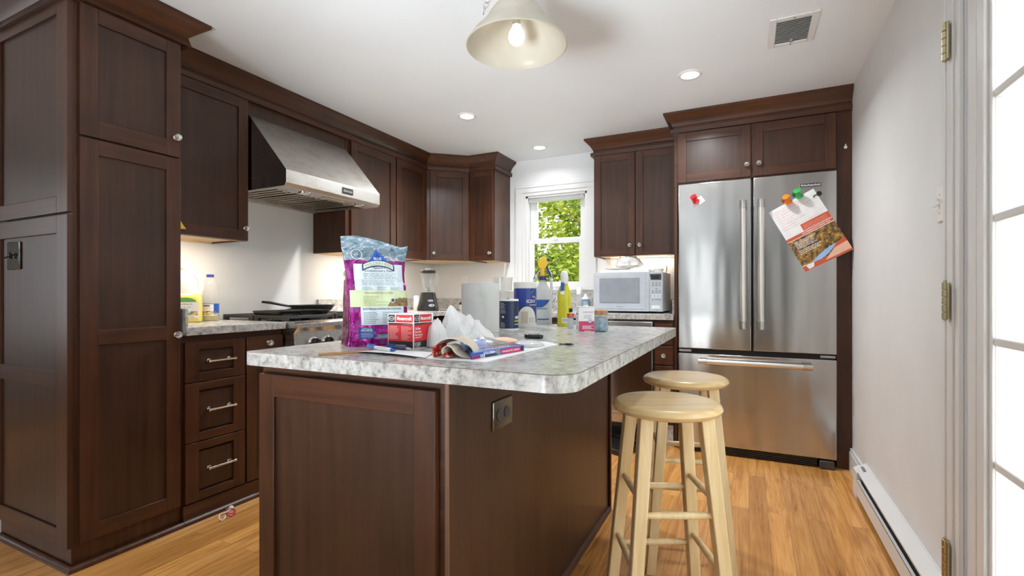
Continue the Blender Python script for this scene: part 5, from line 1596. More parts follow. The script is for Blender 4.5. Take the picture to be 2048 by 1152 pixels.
# --- sheets of paper
def sheet(mb, pts, z, th=0.0012, mi=0):
    mb.prism(pts, lambda p, q, d: (p, q, d), z, z+th, mi)
b = MB()
sheet(b, [(-0.735, 0.975), (-0.548, 0.985), (-0.538, 1.442), (-0.60, 1.500), (-0.70, 1.52)], IZ+0.0002, 0.0009)
sheet(b, [(-0.722, 0.985), (-0.562, 0.990), (-0.548, 1.405), (-0.62, 1.47), (-0.69, 1.48)], IZ+0.0011, 0.0008)
solo('paper_stack', b, 'white_paper', 'flat white sheets of paper lying under the blue book on the island', 'paper', world=True, smooth=0)
b = MB()
def curl(a, c):
    p0 = Vector((-0.992, 1.005)).lerp(Vector((-0.705, 0.972)), a); p1 = Vector((-0.925, 1.092)).lerp(Vector((-0.752, 1.075)), a)
    p = p0.lerp(p1, c)
    z = IZ+0.0008+0.0045*max(0, math.sin(PI*a))*(1-c)+0.0025*a
    return (p.x, p.y, z)
b.grid(curl, 24, 8)
solo('paper_sheet', b, 'white_paper', 'loose white sheet of paper under the two pens at the front edge of the island', 'paper', world=True, solid=0.0008)

# --- brown comb edged strip
b = MB()
A0, B0 = Vector((-1.004, 0.918)), Vector((-0.935, 1.045))
dr = (B0-A0).normalized(); nn = Vector((dr.y, -dr.x)); L = (B0-A0).length
pl = [(0, 0), (0.004, 0.012)]
top = [(0.0, 0.020), (0.004, 0.006), (0.016, 0.0), (L-0.02, 0.006), (L, 0.016)]
edge = []
n = 24
for i in range(n):
    x = L-(L)*i/n
    y = 0.016+0.018*min(1, (L-x)/0.05) if x > L-0.05 else 0.034
    edge += [(x-0.0012, y), (x-0.0024, y+0.0016)]
poly = top+edge+[(0.002, 0.030)]
b.prism(poly, lambda p, q, d: (A0.x+dr.x*p+nn.x*(q-0.017), A0.y+dr.y*p+nn.y*(q-0.017), d), IZ+0.0003, IZ+0.0035)
solo('wooden_strip', b, 'ruler_wood', 'flat brown strip with a toothed edge at the left front of the island', 'ruler', world=True, smooth=0)

# --- pens
def pen(name, p0, p1, z, label, mats):
    p0, p1 = Vector((*p0, z)), Vector((*p1, z))
    ang = math.atan2(p1.y-p0.y, p1.x-p0.x); L = (p1-p0).length
    t = thing(name, label, 'pen', tuple(p0), ang, 'ballpoint pens')
    X = (1, 0, 0)
    b = MB(); b.lathe([(0, 0.045), (0.0050, 0.046), (0.0052, L-0.026), (0.0046, L-0.020), (0, L-0.0195)], 14, 0, (0, 0, 0), X); part('barrel', b, mats[0], t)
    b = MB(); b.lathe([(0, 0.0), (0.0035, 0.001), (0.0048, 0.005), (0.0054, 0.044), (0.0050, 0.047), (0, 0.0472)], 14, 0, (0, 0, 0), X); b.box(0.002, 0.040, -0.002, 0.002, 0.0062, 0.0078); b.box(0.002, 0.007, -0.002, 0.002, 0.003, 0.0075); part('cap', b, mats[1], t)
    b = MB(); b.lathe([(0, L-0.0195), (0.0046, L-0.0195), (0.0036, L-0.008), (0.0012, L), (0, L)], 14, 0, (0, 0, 0), X); part('tip', b, mats[2], t)
pen('ballpoint_pen', (-0.982, 1.075), (-0.838, 1.022), IZ+0.0095, 'white pen with a light blue cap on the loose sheet, nearest the island edge', ('white_plastic', 'blue_pen', 'blue_label'))
pen('ballpoint_pen', (-0.945, 1.112), (-0.832, 1.083), IZ+0.0075, 'dark blue pen lying right in front of the red box', ('navy_plastic', 'blue_deep', 'chrome'))

# --- coffee bag lying on its side
ax, ad = -0.097, 1.158
t = thing('coffee_bag', 'blue coffee bag lying on its side with its beige mouth rolled open', 'bag', (*cam_xy(ax, ad), IZ+0.0022), YAW)
QA, QB, QC, QD = Vector((0, 0)), Vector((0.130, 0.188)), Vector((0.070, 0.345)), Vector((-0.052, 0.250))
Lb, Wb, Tb = 0.228, 0.20, 0.015
def top_z(a, c):
    return Tb+0.012*c*math.sin(PI*min(1, a*1.2+0.1))+0.007*c*math.sin(a*9+c*2.5)+0.004*c*noise.noise(Vector((a*6, c*5, 2)))
def CB(a, c, z):
    p = QA.lerp(QB, a).lerp(QD.lerp(QC, a), c)
    return Vector((p.x, p.y, z))
b = MB()
b.grid(lambda a, c: CB(a, c, top_z(a, c)), 30, 22, 0); b.grid(lambda a, c: CB(a, 1-c, 0), 24, 16, 0)
for fa, fb in (((0, 0), (1, 0)), ((1, 0), (1, 1)), ((1, 1), (0, 1)), ((0, 1), (0, 0))):
    b.grid(lambda s, q: (lambda a, c: CB(a, c, top_z(a, c)*q))(fa[0]+(fb[0]-fa[0])*s, fa[1]+(fb[1]-fa[1])*s), 24, 2, 0)
part('pouch', b, 'blue_label', t, smooth=40)
b = MB(); PT = lambda a, c, d=0.0: CB(a/Lb, c/Wb, top_z(a/Lb, c/Wb)+d)
b.patch(PT, 0.105, 0.226, 0.062, 0.196, 0.0008, 24, 20, 0)
b.patch(PT, 0.010, 0.226, 0.034, 0.050, 0.0008, 24, 4, 1); b.text(PT, 'COLOMBIA', 0.115, 0.010, 0.017, 0.0010, 2, width=0.11, bold=0.01)
ps = QB.normalized()
PS = plane_P((0, 0, 0), (ps.x, ps.y, 0), (0, 0, 1), (ps.y, -ps.x, 0))
R = lambda x0, x1, y0, y1, mi, off=0.0004: b.poly(PS, [(x0, y0), (x1, y0), (x1, y1), (x0, y1)], off, mi)
R(0.002, 0.105, 0.0005, 0.0058, 3); R(0.002, 0.100, 0.006, 0.0148, 4); b.text(PS, 'COLOMBIA', 0.072, 0.0078, 0.0058, 0.0008, 2, width=0.050, bold=0.03)
R(0.101, 0.1025, 0.001, 0.0148, 2); R(0.104, 0.118, 0.001, 0.0145, 0)
R(0.120, 0.226, 0.0012, 0.0138, 5); R(0.211, 0.2255, 0.0016, 0.0134, 3, 0.0007); b.text(PS, 'romance & culture', 0.165, 0.0052, 0.0055, 0.0008, 2, width=0.080, bold=0.02)
for i in range(8):
    x = 0.003+i*0.0066
    b.poly(PS, [(x, 0.0006), (x+0.0036, 0.0006), (x+0.0016, 0.0090), (x-0.0016, 0.0090)], 0.0009, 5 if i < 5 else 2)
part('printed_label', b, ['book_photo', 'brown_card', 'white_ink', 'navy_label', 'blue_label', 'crimson_ink'], t, smooth=0)
path = [(-0.047, 0.001), (-0.050, 0.016), (-0.046, 0.032), (-0.030, 0.043), (-0.004, 0.047), (0.022, 0.041), (0.042, 0.026), (0.050, 0.008), (0.040, 0.002), (0.020, 0.004), (0.004, 0.014), (-0.004, 0.026), (-0.018, 0.030), (-0.028, 0.022), (-0.026, 0.008), (-0.012, 0.003)]
def crv(a):
    x = a*(len(path)-1); i = min(int(x), len(path)-2); f = x-i
    p0, p1, p2, p3 = path[max(i-1, 0)], path[i], path[i+1], path[min(i+2, len(path)-1)]
    return tuple(0.5*(2*p1[k]+(p2[k]-p0[k])*f+(2*p0[k]-5*p1[k]+4*p2[k]-p3[k])*f*f+(3*p1[k]-p0[k]-3*p2[k]+p3[k])*f**3) for k in (0, 1))
b = MB()
NU, NV = 90, 18
def cl(a, c):
    x, z = crv(a)
    k = 1-0.30*c*c
    y = -0.045+0.125*c
    nz = noise.noise(Vector((x*25+3, y*22, z*25)))*0.004
    return (-0.044+x*(1-0.12*c)+nz+0.014*math.sin(c*3), 0.072+y-0.014*a, max(0.0012, z*k*(1+0.10*math.sin(c*4))+nz*0.6))
b.grid(cl, NU, NV)
for i, f in enumerate(b.f):
    a = (i % NU)/NU
    b.m[i] = 1 if (a < 0.13 or 0.90 < a) else 0
part('rolled_mouth', b, ['beige_cloth', 'cloth_print'], t, smooth=60, solid=0.0016, label='beige rolled back mouth with a red print')

# --- paper towel roll
t = thing('paper_towel_roll', 'tall pale paper towel roll standing on the island with a torn sheet edge', 'paper roll', (-1.030, 1.814, IZ), YAW)
b = MB(); b.lathe([(0.019, 0.002), (0.079, 0.0), (0.0795, 0.003), (0.0795, 0.202), (0.079, 0.2045), (0.019, 0.2035), (0.019, 0.002)], 56); part('roll', b, 'roll_paper', t, smooth=40)
b = MB()
PR = cyl_P(0.0797, -PI/2)
def torn(z): return 0.000+0.020*(1-z)*1.1*(1 if z < 0.75 else 0.8)+0.004*noise.noise(Vector((z*9, 1.3, 0)))+0.0015*noise.noise(Vector((z*40, 2.3, 0)))
b.grid(lambda a, c: PR(-0.120+(0.120+(0.004+0.022*math.sin(c*2.6)**1.0*(1-c*0.6)+0.004*noise.noise(Vector((c*9, 1.3, 0)))+0.0018*noise.noise(Vector((c*38, 2.3, 0)))))*a, 0.002+0.2005*(1-c), 0.0012+0.011*a**10), 36, 44)
part('loose_sheet', b, 'roll_paper', t, smooth=60, solid=0.0012)

# --- round containers
t = thing('salt_canister', 'navy blue round salt canister with a white lid, right of the paper towel roll', 'canister', (-0.967, 1.960, IZ), YAW)
b = MB(); b.lathe([(0, 0), (0.0425, 0), (0.043, 0.003), (0.043, 0.134), (0.041, 0.137), (0, 0.1365)], 40); part('tube', b, 'white_paper', t, smooth=40)
b = MB(); PC = cyl_P(0.043, -PI/2)
b.patch(PC, -0.13, 0.13, 0.007, 0.128, 0.0003, 48, 2, 0)
b.text(PC, 'MORTON', 0.030, 0.050, 0.012, 0.0006, 1, 'L', 0.055, 0.03); b.text(PC, 'IODIZED SALT', 0.026, 0.036, 0.008, 0.0006, 2, 'L', 0.06, 0.02); b.lines(PC, 0.026, 0.07, 0.024, 0.030, 1, 0.0006, 1, 0.5, 0.1, 51)
b.lines(PC, -0.044, -0.014, 0.095, 0.122, 7, 0.0006, 3, 0.35, 0.3, 52); b.lines(PC, -0.042, -0.014, 0.074, 0.092, 6, 0.0006, 3, 0.35, 0.2, 53); b.lines(PC, -0.042, -0.016, 0.012, 0.036, 7, 0.0006, 3, 0.35, 0.3, 54); b.disc(PC, -0.028, 0.058, 0.006, 0.005, 0.0006, 14, 1)
part('label', b, ['navy_label', 'white_ink', 'yellow_ink', 'faint_ink'], t, smooth=40)
b = MB(); b.box(-0.012, 0.002, -0.012, 0.004, 0.1366, 0.139); part('spout', b, 'dark_grey', t)
t = thing('scent_booster_tub', 'blue and white laundry scent tub with a white lid behind the salt canister', 'tub', (-0.966, 2.133, IZ), YAW)
b = MB(); b.lathe([(0, 0), (0.052, 0), (0.054, 0.005), (0.054, 0.185), (0.0535, 0.19), (0.0555, 0.191), (0.0555, 0.212), (0.053, 0.216), (0, 0.216)], 44); part('tub', b, 'milky_plastic', t, smooth=30)
b = MB(); PC = cyl_P(0.054, -PI/2)
b.patch(PC, -0.085, 0.085, 0.022, 0.186, 0.0003, 40, 2, 0)
arch = lambda r, h: (lambda x: 0.024+h*math.sqrt(max(0.0, 1-((x-0.008)/r)**2)))
b.area(PC, -0.0475, 0.0635, lambda x: 0.023, arch(0.0556, 0.083), 0.0006, 1, 40, 4)
b.area(PC, -0.0430, 0.0590, lambda x: 0.0225, arch(0.0511, 0.077), 0.0009, 2, 40, 4); b.patch(PC, -0.02, 0.012, 0.022, 0.078, 0.0012, 6, 2, 3); b.lines(PC, 0.016, 0.05, 0.028, 0.052, 6, 0.0012, 4, 0.3, 0.2, 56)
b.text(PC, 'SCENT', 0.030, 0.118, 0.015, 0.0010, 5, width=0.052, bold=0.01); b.ring(PC, 0.060, 0.124, 0.016, 0.018, 0.0018, 0.0010, 24, 5, -1.4, 1.9); b.text(PC, 'Purex', 0.046, 0.142, 0.010, 0.0010, 5, width=0.022); b.lines(PC, 0.02, 0.06, 0.106, 0.112, 1, 0.001, 5, 0.5, 0.1, 57)
for k in range(3): b.poly(PC, [(0.022+k*0.004, 0.158+k*0.006), (0.038+k*0.005, 0.172+k*0.005), (0.045+k*0.002, 0.180), (0.034+k*0.004, 0.164+k*0.006)], 0.0010, 6)
part('label', b, ['blue_deep', 'dark_grey', 'milky_plastic', 'beige_cloth', 'grey_ink', 'white_ink', 'green_ink'], t, smooth=40)
t = thing('wipes_tub', 'pale plastic wipes tub half hidden behind the salt canister', 'tub', (-1.103, 2.213, IZ), YAW)
b = MB(); b.lathe([(0, 0), (0.040, 0), (0.041, 0.004), (0.041, 0.118), (0, 0.118)], 36); part('tub', b, 'navy_label', t, smooth=30)
b = MB(); b.lathe([(0.041, 0.1185), (0.0425, 0.121), (0.0425, 0.172), (0.039, 0.178), (0, 0.179)], 36); part('lid', b, 'milky_plastic', t, smooth=30)
t = thing('plastic_cup', 'tall clear plastic cup with a straw at the back left of the island', 'cup', (-1.192, 2.338, IZ), 0)
b = MB(); b.lathe([(0, 0.002), (0.036, 0.002), (0.055, 0.245), (0.057, 0.246), (0.0565, 0.249), (0.054, 0.248), (0.035, 0.005), (0, 0.005)], 36); part('cup', b, 'clear_plastic', t, smooth=40)
b = MB(); b.tube([(-0.02, -0.005, 0.01), (0.004, -0.012, 0.17), (0.022, -0.012, 0.325)], 0.0040, 10); part('straw', b, 'foam_white', t)

# --- spray bottles
t = thing('spray_bottle', 'clear spray bottle with a yellow head and dark blue trigger on the island', 'bottle', (-0.974, 2.373, IZ), YAW)
b = MB()
pr = [(0, 0), (0.046, 0), (0.049, 0.006), (0.049, 0.135), (0.047, 0.155), (0.037, 0.185), (0.024, 0.210), (0.019, 0.228), (0.0165, 0.232), (0.0165, 0.238)]
b.lathe(pr, 40); b.v = [(p[0], p[1]*0.8, p[2]) for p in b.v]; part('bottle', b, 'frosted_bottle', t, smooth=50)
b = MB(); PZ = lambda a, c, d=0.0: Vector(((0.049+d)*math.cos(-PI/2+a/0.049), 0.8*(0.049+d)*math.sin(-PI/2+a/0.049)-0.0006, c))
b.area(PZ, -0.040, 0.038, lambda x: 0.090+0.038*max(0, (x+0.012)/0.05)**1.7, lambda x: 0.130, 0.0006, 0, 24, 3); b.text(PZ, 'PROFESSIONAL', -0.004, 0.080, 0.008, 0.0006, 1, width=0.056, bold=0.02); b.lines(PZ, -0.01, 0.034, 0.052, 0.072, 4, 0.0006, 2, 0.25, 0.3, 61)
b.patch(PZ, -0.032, 0.034, 0.026, 0.0315, 0.0006, 14, 2, 1)
part('label', b, ['blue_label', 'blue_deep', 'sky_ink'], t, smooth=0)
b = MB(); b.lathe([(0.0185, 0.232), (0.021, 0.234), (0.021, 0.252), (0.015, 0.254)], 28); part('collar', b, 'navy_plastic', t)
b = MB(); b.cyl((0, 0, 0.252), (0, 0, 0.30), 0.0135, 0.0125, 20)
hd = [(-0.022, 0.300), (-0.026, 0.315), (-0.024, 0.334), (-0.012, 0.349), (0.006, 0.354), (0.020, 0.349), (0.030, 0.336), (0.028, 0.318), (0.020, 0.304), (0.012, 0.292), (-0.012, 0.290)]
for w, k in ((0.014, 1.0),):
    b.prism([(x*k, z) for x, z in hd], lambda p, q, d: (p, d, q), -w, w)
part('head', b, 'yellow_plastic', t, bevel=0.005, seg=3)
b = MB(); b.cyl((0.024, 0, 0.336), (0.038, 0, 0.338), 0.009, 0.008, 14); b.box(0.020, 0.032, -0.0145, 0.0145, 0.330, 0.346); part('nozzle', b, 'navy_plastic', t, bevel=0.002)
b = MB(); b.prism([(0.014, 0.304), (0.026, 0.308), (0.032, 0.290), (0.042, 0.262), (0.050, 0.246), (0.043, 0.246), (0.034, 0.258), (0.022, 0.285)], lambda p, q, d: (p, d, q), -0.008, 0.008); part('trigger', b, 'navy_plastic', t, bevel=0.002)
t = thing('cleaner_bottle', 'yellow cleaner bottle with a white domed cap at the back of the island', 'bottle', (-0.827, 2.299, IZ), YAW)
b = MB()
pr = [(0, 0), (0.033, 0), (0.035, 0.005), (0.0345, 0.06), (0.0325, 0.10), (0.034, 0.140), (0.032, 0.165), (0.023, 0.190), (0.018, 0.205), (0.017, 0.212)]
b.lathe(pr, 36); b.v = [(p[0], p[1]*0.75, p[2]) for p in b.v]; part('bottle', b, 'yellow_liquid', t, smooth=50)
b = MB(); b.lathe([(0.019, 0.209), (0.019, 0.248), (0.018, 0.262), (0.012, 0.273), (0, 0.277)], 28); part('cap', b, 'white_plastic', t, smooth=50)
b = MB(); PY = lambda a, c, d=0.0: Vector((a, -0.75*math.sqrt(max(0.0001, 0.036**2-a*a))-0.0006-d, c))
b.patch(PY, -0.014, 0.016, 0.018, 0.042, 0.0008, 8, 2, 0); b.text(PY, 'O2', 0.001, 0.024, 0.013, 0.0012, 1, width=0.024, bold=0.02)
for k in range(4): b.poly(PY, [(-0.024+k*0.006, 0.06+k*0.008), (-0.016+k*0.006, 0.085+k*0.008), (-0.004+k*0.004, 0.108+k*0.004), (-0.013+k*0.006, 0.085+k*0.008)], 0.0008, 2)
b.poly(PY, [(-0.022, 0.172), (-0.004, 0.176), (-0.003, 0.216), (-0.020, 0.216)], 0.004, 3); b.poly(PY, [(-0.022, 0.160), (-0.002, 0.156), (-0.003, 0.175), (-0.022, 0.173)], 0.004, 0)
part('label', b, ['white_ink', 'blue_deep', 'yellow_ink', 'blue_label'], t, smooth=0)
t = thing('glue_bottle', 'small white squeeze bottle with a red cap in front of the yellow cleaner', 'bottle', (-0.748, 2.165, IZ), YAW)
b = MB(); b.lathe([(0, 0), (0.012, 0), (0.013, 0.004), (0.013, 0.040), (0.009, 0.047), (0, 0.047)], 24); part('bottle', b, 'frosted_bottle', t)
b = MB(); b.lathe([(0.009, 0.047), (0.015, 0.049), (0.017, 0.066), (0.016, 0.068), (0, 0.068)], 20); part('cap', b, 'red_plastic', t)
t = thing('small_glass_bottle', 'small clear glass bottle with a dark cap behind the left edge of the paint can', 'bottle', (-0.716, 2.075, IZ), YAW)
b = MB(); b.lathe([(0, 0), (0.013, 0), (0.014, 0.004), (0.014, 0.055), (0.007, 0.070), (0.006, 0.080)], 24); part('bottle', b, 'clear_glass', t, smooth=50)
b = MB(); b.lathe([(0.006, 0.078), (0.008, 0.079), (0.008, 0.095), (0, 0.096)], 16); part('cap', b, 'black_plastic', t)
# --- conditioner can
t = thing('paint_can', 'white and crimson rectangular metal can with a screw spout at the right of the island', 'can', (-0.6255, 1.909, IZ), YAW+0.10)
b = MB(); b.box(0, 0.0665, 0, 0.045, 0.002, 0.106); b.box(-0.0012, 0.0677, -0.0012, 0.0462, 0, 0.004); b.box(-0.0012, 0.0677, -0.0012, 0.0462, 0.104, 0.1075); part('can', b, 'white_plastic', t, bevel=0.002)
b = MB(); b.cyl((0.036, 0.022, 0.107), (0.036, 0.022, 0.114), 0.011, n=18); part('cap', b, 'white_plastic', t)
b = MB(); PA = plane_P((0, 0, 0), (1, 0, 0), (0, 0, 1), (0, -1, 0)); PB = plane_P((0, 0.045, 0), (0, -1, 0), (0, 0, 1), (-1, 0, 0))
b.poly(PA, [(0.001, 0.005), (0.0655, 0.005), (0.0655, 0.048), (0.001, 0.048)], 0.0004, 0); b.poly(PA, [(0.001, 0.049), (0.0655, 0.049), (0.0655, 0.103), (0.001, 0.103)], 0.0004, 5)
b.text(PA, 'CONDITIONER', 0.040, 0.082, 0.0062, 0.0007, 1, width=0.044); b.lines(PA, 0.022, 0.056, 0.060, 0.076, 4, 0.0007, 2, 0.3, 0.3, 71); b.lines(PA, 0.016, 0.062, 0.016, 0.032, 4, 0.0007, 3, 0.5, 0.3, 72); b.lines(PA, 0.024, 0.052, 0.007, 0.011, 1, 0.0007, 3, 0.5, 0.1, 73)
b.ring(PA, 0.0475, 0.050, 0.0085, 0.0100, 0.0020, 0.0008, 24, 4); b.disc(PA, 0.0475, 0.050, 0.0062, 0.0075, 0.0008, 20, 3); b.disc(PA, 0.048, 0.050, 0.0032, 0.0045, 0.0011, 14, 4)
b.poly(PB, [(0.001, 0.005), (0.044, 0.005), (0.044, 0.103), (0.001, 0.103)], 0.0004, 5); b.lines(PB, 0.008, 0.038, 0.035, 0.070, 8, 0.0008, 2, 0.4, 0.3, 74); b.poly(PB, [(0.010, 0.074), (0.036, 0.073), (0.036, 0.080), (0.010, 0.081)], 0.0008, 1)
for i in range(10): b.poly(PB, [(0.010+i*0.0028, 0.012), (0.0112+i*0.0028, 0.012), (0.0112+i*0.0028, 0.030), (0.010+i*0.0028, 0.030)], 0.0008, 2)
part('printed_label', b, ['crimson_ink', 'magenta_dull', 'grey_ink', 'white_ink', 'blue_grey', 'white_paper'], t, smooth=0)
# --- corked jar
t = thing('glass_jar', 'small glass jar mug with a cork lid and blue contents, right of the crimson can', 'jar', (-0.572, 2.035, IZ), YAW)
b = MB(); b.lathe([(0, 0), (0.033, 0), (0.036, 0.004), (0.036, 0.062), (0.031, 0.070), (0.030, 0.076), (0.028, 0.076)], 32); part('jar', b, 'clear_glass', t, smooth=40)
b = MB(); b.lathe([(0, 0.004), (0.031, 0.004), (0.033, 0.008), (0.033, 0.055), (0.025, 0.062), (0, 0.060)], 28); part('contents', b, 'jar_fill', t, smooth=40)
b = MB(); b.lathe([(0, 0.070), (0.0295, 0.070), (0.034, 0.078), (0.034, 0.089), (0.031, 0.091), (0, 0.091)], 28); part('cork_lid', b, 'cork', t)
b = MB(); b.tube([(0.033, 0.0, 0.056), (0.048, 0.0, 0.054), (0.054, 0.0, 0.042), (0.050, 0.0, 0.026), (0.034, 0.0, 0.018)], 0.0042, 10); part('handle', b, 'clear_glass', t, smooth=50)
# --- key fob, packets, plug
t = thing('key_fob', 'black car key fob lying on the island in front of the navy salt canister', 'key fob', (-0.690, 1.602, IZ), YAW-0.45)
b = MB(); b.prism([(-0.036, 0.012), (-0.020, 0.017), (0.012, 0.018), (0.030, 0.013), (0.035, 0.0), (0.030, -0.013), (0.012, -0.018), (-0.020, -0.015), (-0.036, -0.010)], lambda p, q, d: (p, q, d), 0.001, 0.0155)
part('case', b, 'black_plastic', t, bevel=0.005, seg=3)
b = MB()
for x in (0.012, 0.024): b.cyl((x, -0.003, 0.0150), (x, -0.003, 0.0164), 0.0042, n=14)
part('button', b, 'chrome', t)
b = crumple(0.048, 0.042, 0.011, 23, 40, 20, 0.10, 2.0); solo('snack_packet', b, 'peach', 'flat peach coloured packet behind the blue coffee bag', 'packet', (*cam_xy(-0.030, 1.60), IZ+0.0022), YAW-0.5, smooth=60)
b = crumple(0.046, 0.056, 0.012, 29, 40, 20, 0.14, 2.2); solo('clear_plastic_bag', b, 'film_plastic', 'flat clear plastic bag on the paper to the right of the blue coffee bag', 'bag', (*cam_xy(0.048, 1.475), IZ+0.0022), YAW-0.3, smooth=60)
b = MB(); b.tube([(-0.535, 1.441, IZ+0.0022), (-0.525, 1.440, IZ+0.0022), (-0.512, 1.437, IZ+0.0024)], 0.0018, 8); b.box(-0.512, -0.496, 1.431, 1.443, IZ+0.0003, IZ+0.0062); b.box(-0.496, -0.487, 1.433, 1.435, IZ+0.002, IZ+0.0045); b.box(-0.496, -0.487, 1.439, 1.441, IZ+0.002, IZ+0.0045)
solo('cable_plug', b, 'black_plastic', 'end of a thin black cable with a small plug, sticking out from under the papers', 'cable', world=True)

# ------------------------------------------------------------------ things on the other worktops
LZ = 0.914
t = thing('oil_jug', 'large translucent cooking oil jug with a handle on the short worktop, next to the pantry', 'jug', (-2.780, 1.628, LZ), YAW+0.52)
def sq_rings(mb, rings, mi=0, n=28, e=4.0):
    vs = []
    for hw, hd, z in rings:
        for i in range(n):
            a = 2*PI*i/n
            c, s = math.cos(a), math.sin(a)
            vs.append((hw*math.copysign(abs(c)**(2/e), c), hd*math.copysign(abs(s)**(2/e), s), z))
    fs = [(j*n+i, j*n+(i+1) % n, (j+1)*n+(i+1) % n, (j+1)*n+i) for j in range(len(rings)-1) for i in range(n)]
    fs += [tuple(range(n))[::-1], tuple(range((len(rings)-1)*n, len(rings)*n))]
    mb.add(vs, fs, mi)
b = MB(); sq_rings(b, [(0.070, 0.066, 0.0), (0.076, 0.072, 0.006), (0.076, 0.072, 0.135), (0.070, 0.066, 0.150), (0.060, 0.058, 0.158)]); part('oil_filled_body', b, 'oil_liquid', t, smooth=40)
b = MB(); sq_rings(b, [(0.060, 0.058, 0.158), (0.050, 0.056, 0.185), (0.046, 0.054, 0.225), (0.040, 0.046, 0.255), (0.026, 0.026, 0.275), (0.021, 0.021, 0.282), (0.021, 0.021, 0.290)], e=3.0); part('neck', b, 'milky_plastic', t, smooth=50)
b = MB(); b.tube([(0.022, 0, 0.276), (0.050, 0, 0.262), (0.068, 0, 0.228), (0.070, 0, 0.190), (0.064, 0, 0.150)], [0.012, 0.014, 0.0145, 0.0145, 0.013], 14); part('handle', b, 'milky_plastic', t, smooth=60)
b = MB(); b.lathe([(0.0235, 0.288), (0.025, 0.290), (0.025, 0.304), (0.023, 0.306), (0, 0.306)], 24); part('cap', b, 'milky_plastic', t)
b = MB(); PJ = plane_P((0, -0.0722, 0), (1, 0, 0), (0, 0, 1), (0, -1, 0))
q4 = lambda x0, x1, y0, y1, mi, off=0.0008: b.poly(PJ, [(x0, y0), (x1, y0), (x1, y1), (x0, y1)], off, mi)
q4(-0.060, 0.062, 0.026, 0.110, 0); b.poly(PJ, [(0.052*math.cos(PI*i/16), 0.112+0.024*math.sin(PI*i/16)) for i in range(17)], 0.0009, 1)
b.text(PJ, 'SUPERIOR', 0.004, 0.096, 0.007, 0.0012, 2, width=0.062, bold=0.02); b.text(PJ, 'Canola Oil', -0.004, 0.078, 0.010, 0.0012, 1, width=0.058); q4(-0.052, 0.058, 0.040, 0.062, 3, 0.0011); b.lines(PJ, -0.05, 0.055, 0.028, 0.038, 2, 0.0012, 4, 0.4, 0.2, 81)
part('label', b, ['white_paper', 'green_ink', 'brown_card', 'label_fruit', 'grey_ink'], t, smooth=0)
t = thing('oil_bottle', 'nearly empty clear oil bottle with a blue cap beside the large oil jug', 'bottle', (-2.812, 1.782, LZ), YAW+0.45)
b = MB(); b.lathe([(0, 0), (0.044, 0), (0.047, 0.006), (0.047, 0.105), (0.044, 0.112), (0.044, 0.16), (0.046, 0.19), (0.044, 0.205), (0.030, 0.235), (0.017, 0.245), (0.017, 0.253)], 36); part('bottle', b, 'clear_plastic', t, smooth=40)
b = MB(); b.lathe([(0, 0.003), (0.044, 0.003), (0.0455, 0.008), (0.0455, 0.030), (0, 0.0305)], 32); part('oil', b, 'oil_clear', t, smooth=40)
b = MB(); b.lathe([(0.0165, 0.252), (0.0195, 0.253), (0.0195, 0.266), (0.018, 0.268), (0, 0.268)], 24); part('cap', b, 'blue_deep', t)
b = MB(); PC = cyl_P(0.0472, -PI/2); b.patch(PC, -0.065, 0.042, 0.030, 0.100, 0.0004, 30, 2, 0); b.patch(PC, 0.022, 0.058, 0.045, 0.100, 0.0007, 10, 2, 1); b.patch(PC, -0.06, 0.06, 0.097, 0.100, 0.0008, 30, 1, 1)
b.patch(PC, -0.034, 0.002, 0.083, 0.091, 0.0008, 10, 2, 2); b.text(PC, 'GREAT VALUE', -0.016, 0.0855, 0.0032, 0.0012, 0, width=0.030); b.text(PC, 'Vegetable Oil', -0.014, 0.070, 0.006, 0.0008, 3, width=0.045); b.patch(PC, -0.05, 0.04, 0.034, 0.058, 0.0007, 20, 2, 4)
part('label', b, ['white_paper', 'blue_label', 'black_ink', 'orange_red', 'label_fruit'], t, smooth=0)

t = thing('blender', 'countertop blender with a clear jar and dark ribbed base in the far left corner', 'blender', (-2.512, 3.500, BZ), YAW)
b = MB(); sq_rings(b, [(0.086, 0.078, 0.0), (0.092, 0.084, 0.004), (0.090, 0.082, 0.022), (0.076, 0.068, 0.075), (0.063, 0.057, 0.130), (0.058, 0.053, 0.157), (0.048, 0.044, 0.160)], e=3.4)
for i in range(12):
    a = 2*PI*(i+0.5)/12
    if -2.35 < math.atan2(math.sin(a), math.cos(a)) < -0.4: continue
    c, s = math.cos(a), math.sin(a)
    b.hexa([(0.083*c-0.006*s, 0.077*s+0.006*c, 0.02), (0.092*c-0.006*s, 0.085*s+0.006*c, 0.02), (0.092*c+0.006*s, 0.085*s-0.006*c, 0.02), (0.083*c+0.006*s, 0.077*s-0.006*c, 0.02), (0.054*c-0.005*s, 0.050*s+0.005*c, 0.155), (0.062*c-0.005*s, 0.057*s+0.005*c, 0.155), (0.062*c+0.005*s, 0.057*s-0.005*c, 0.155), (0.054*c+0.005*s, 0.050*s-0.005*c, 0.155)])
part('motor_base', b, 'black_enamel', t, smooth=45)
b = MB()
PQ = lambda a, c, d=0.0: Vector((a, -0.0835+(c-0.02)*0.215-d, c))
b.disc(PQ, 0.034, 0.088, 0.024, 0.010, 0.003, 20, 0); b.disc(PQ, 0.044, 0.048, 0.026, 0.012, 0.003, 20, 0); b.disc(PQ, 0.052, 0.048, 0.007, 0.004, 0.004, 12, 1); b.lines(PQ, 0.018, 0.050, 0.084, 0.091, 1, 0.004, 1, 0.5, 0.1, 85)
part('control_panel', b, ['chrome', 'dark_grey'], t, smooth=0)
b = MB(); b.lathe([(0.040, 0.160), (0.042, 0.175), (0.050, 0.23), (0.062, 0.325), (0.064, 0.327), (0.060, 0.326), (0.047, 0.232), (0.038, 0.178), (0, 0.170)], 36); part('jar', b, 'clear_glass', t, smooth=50)
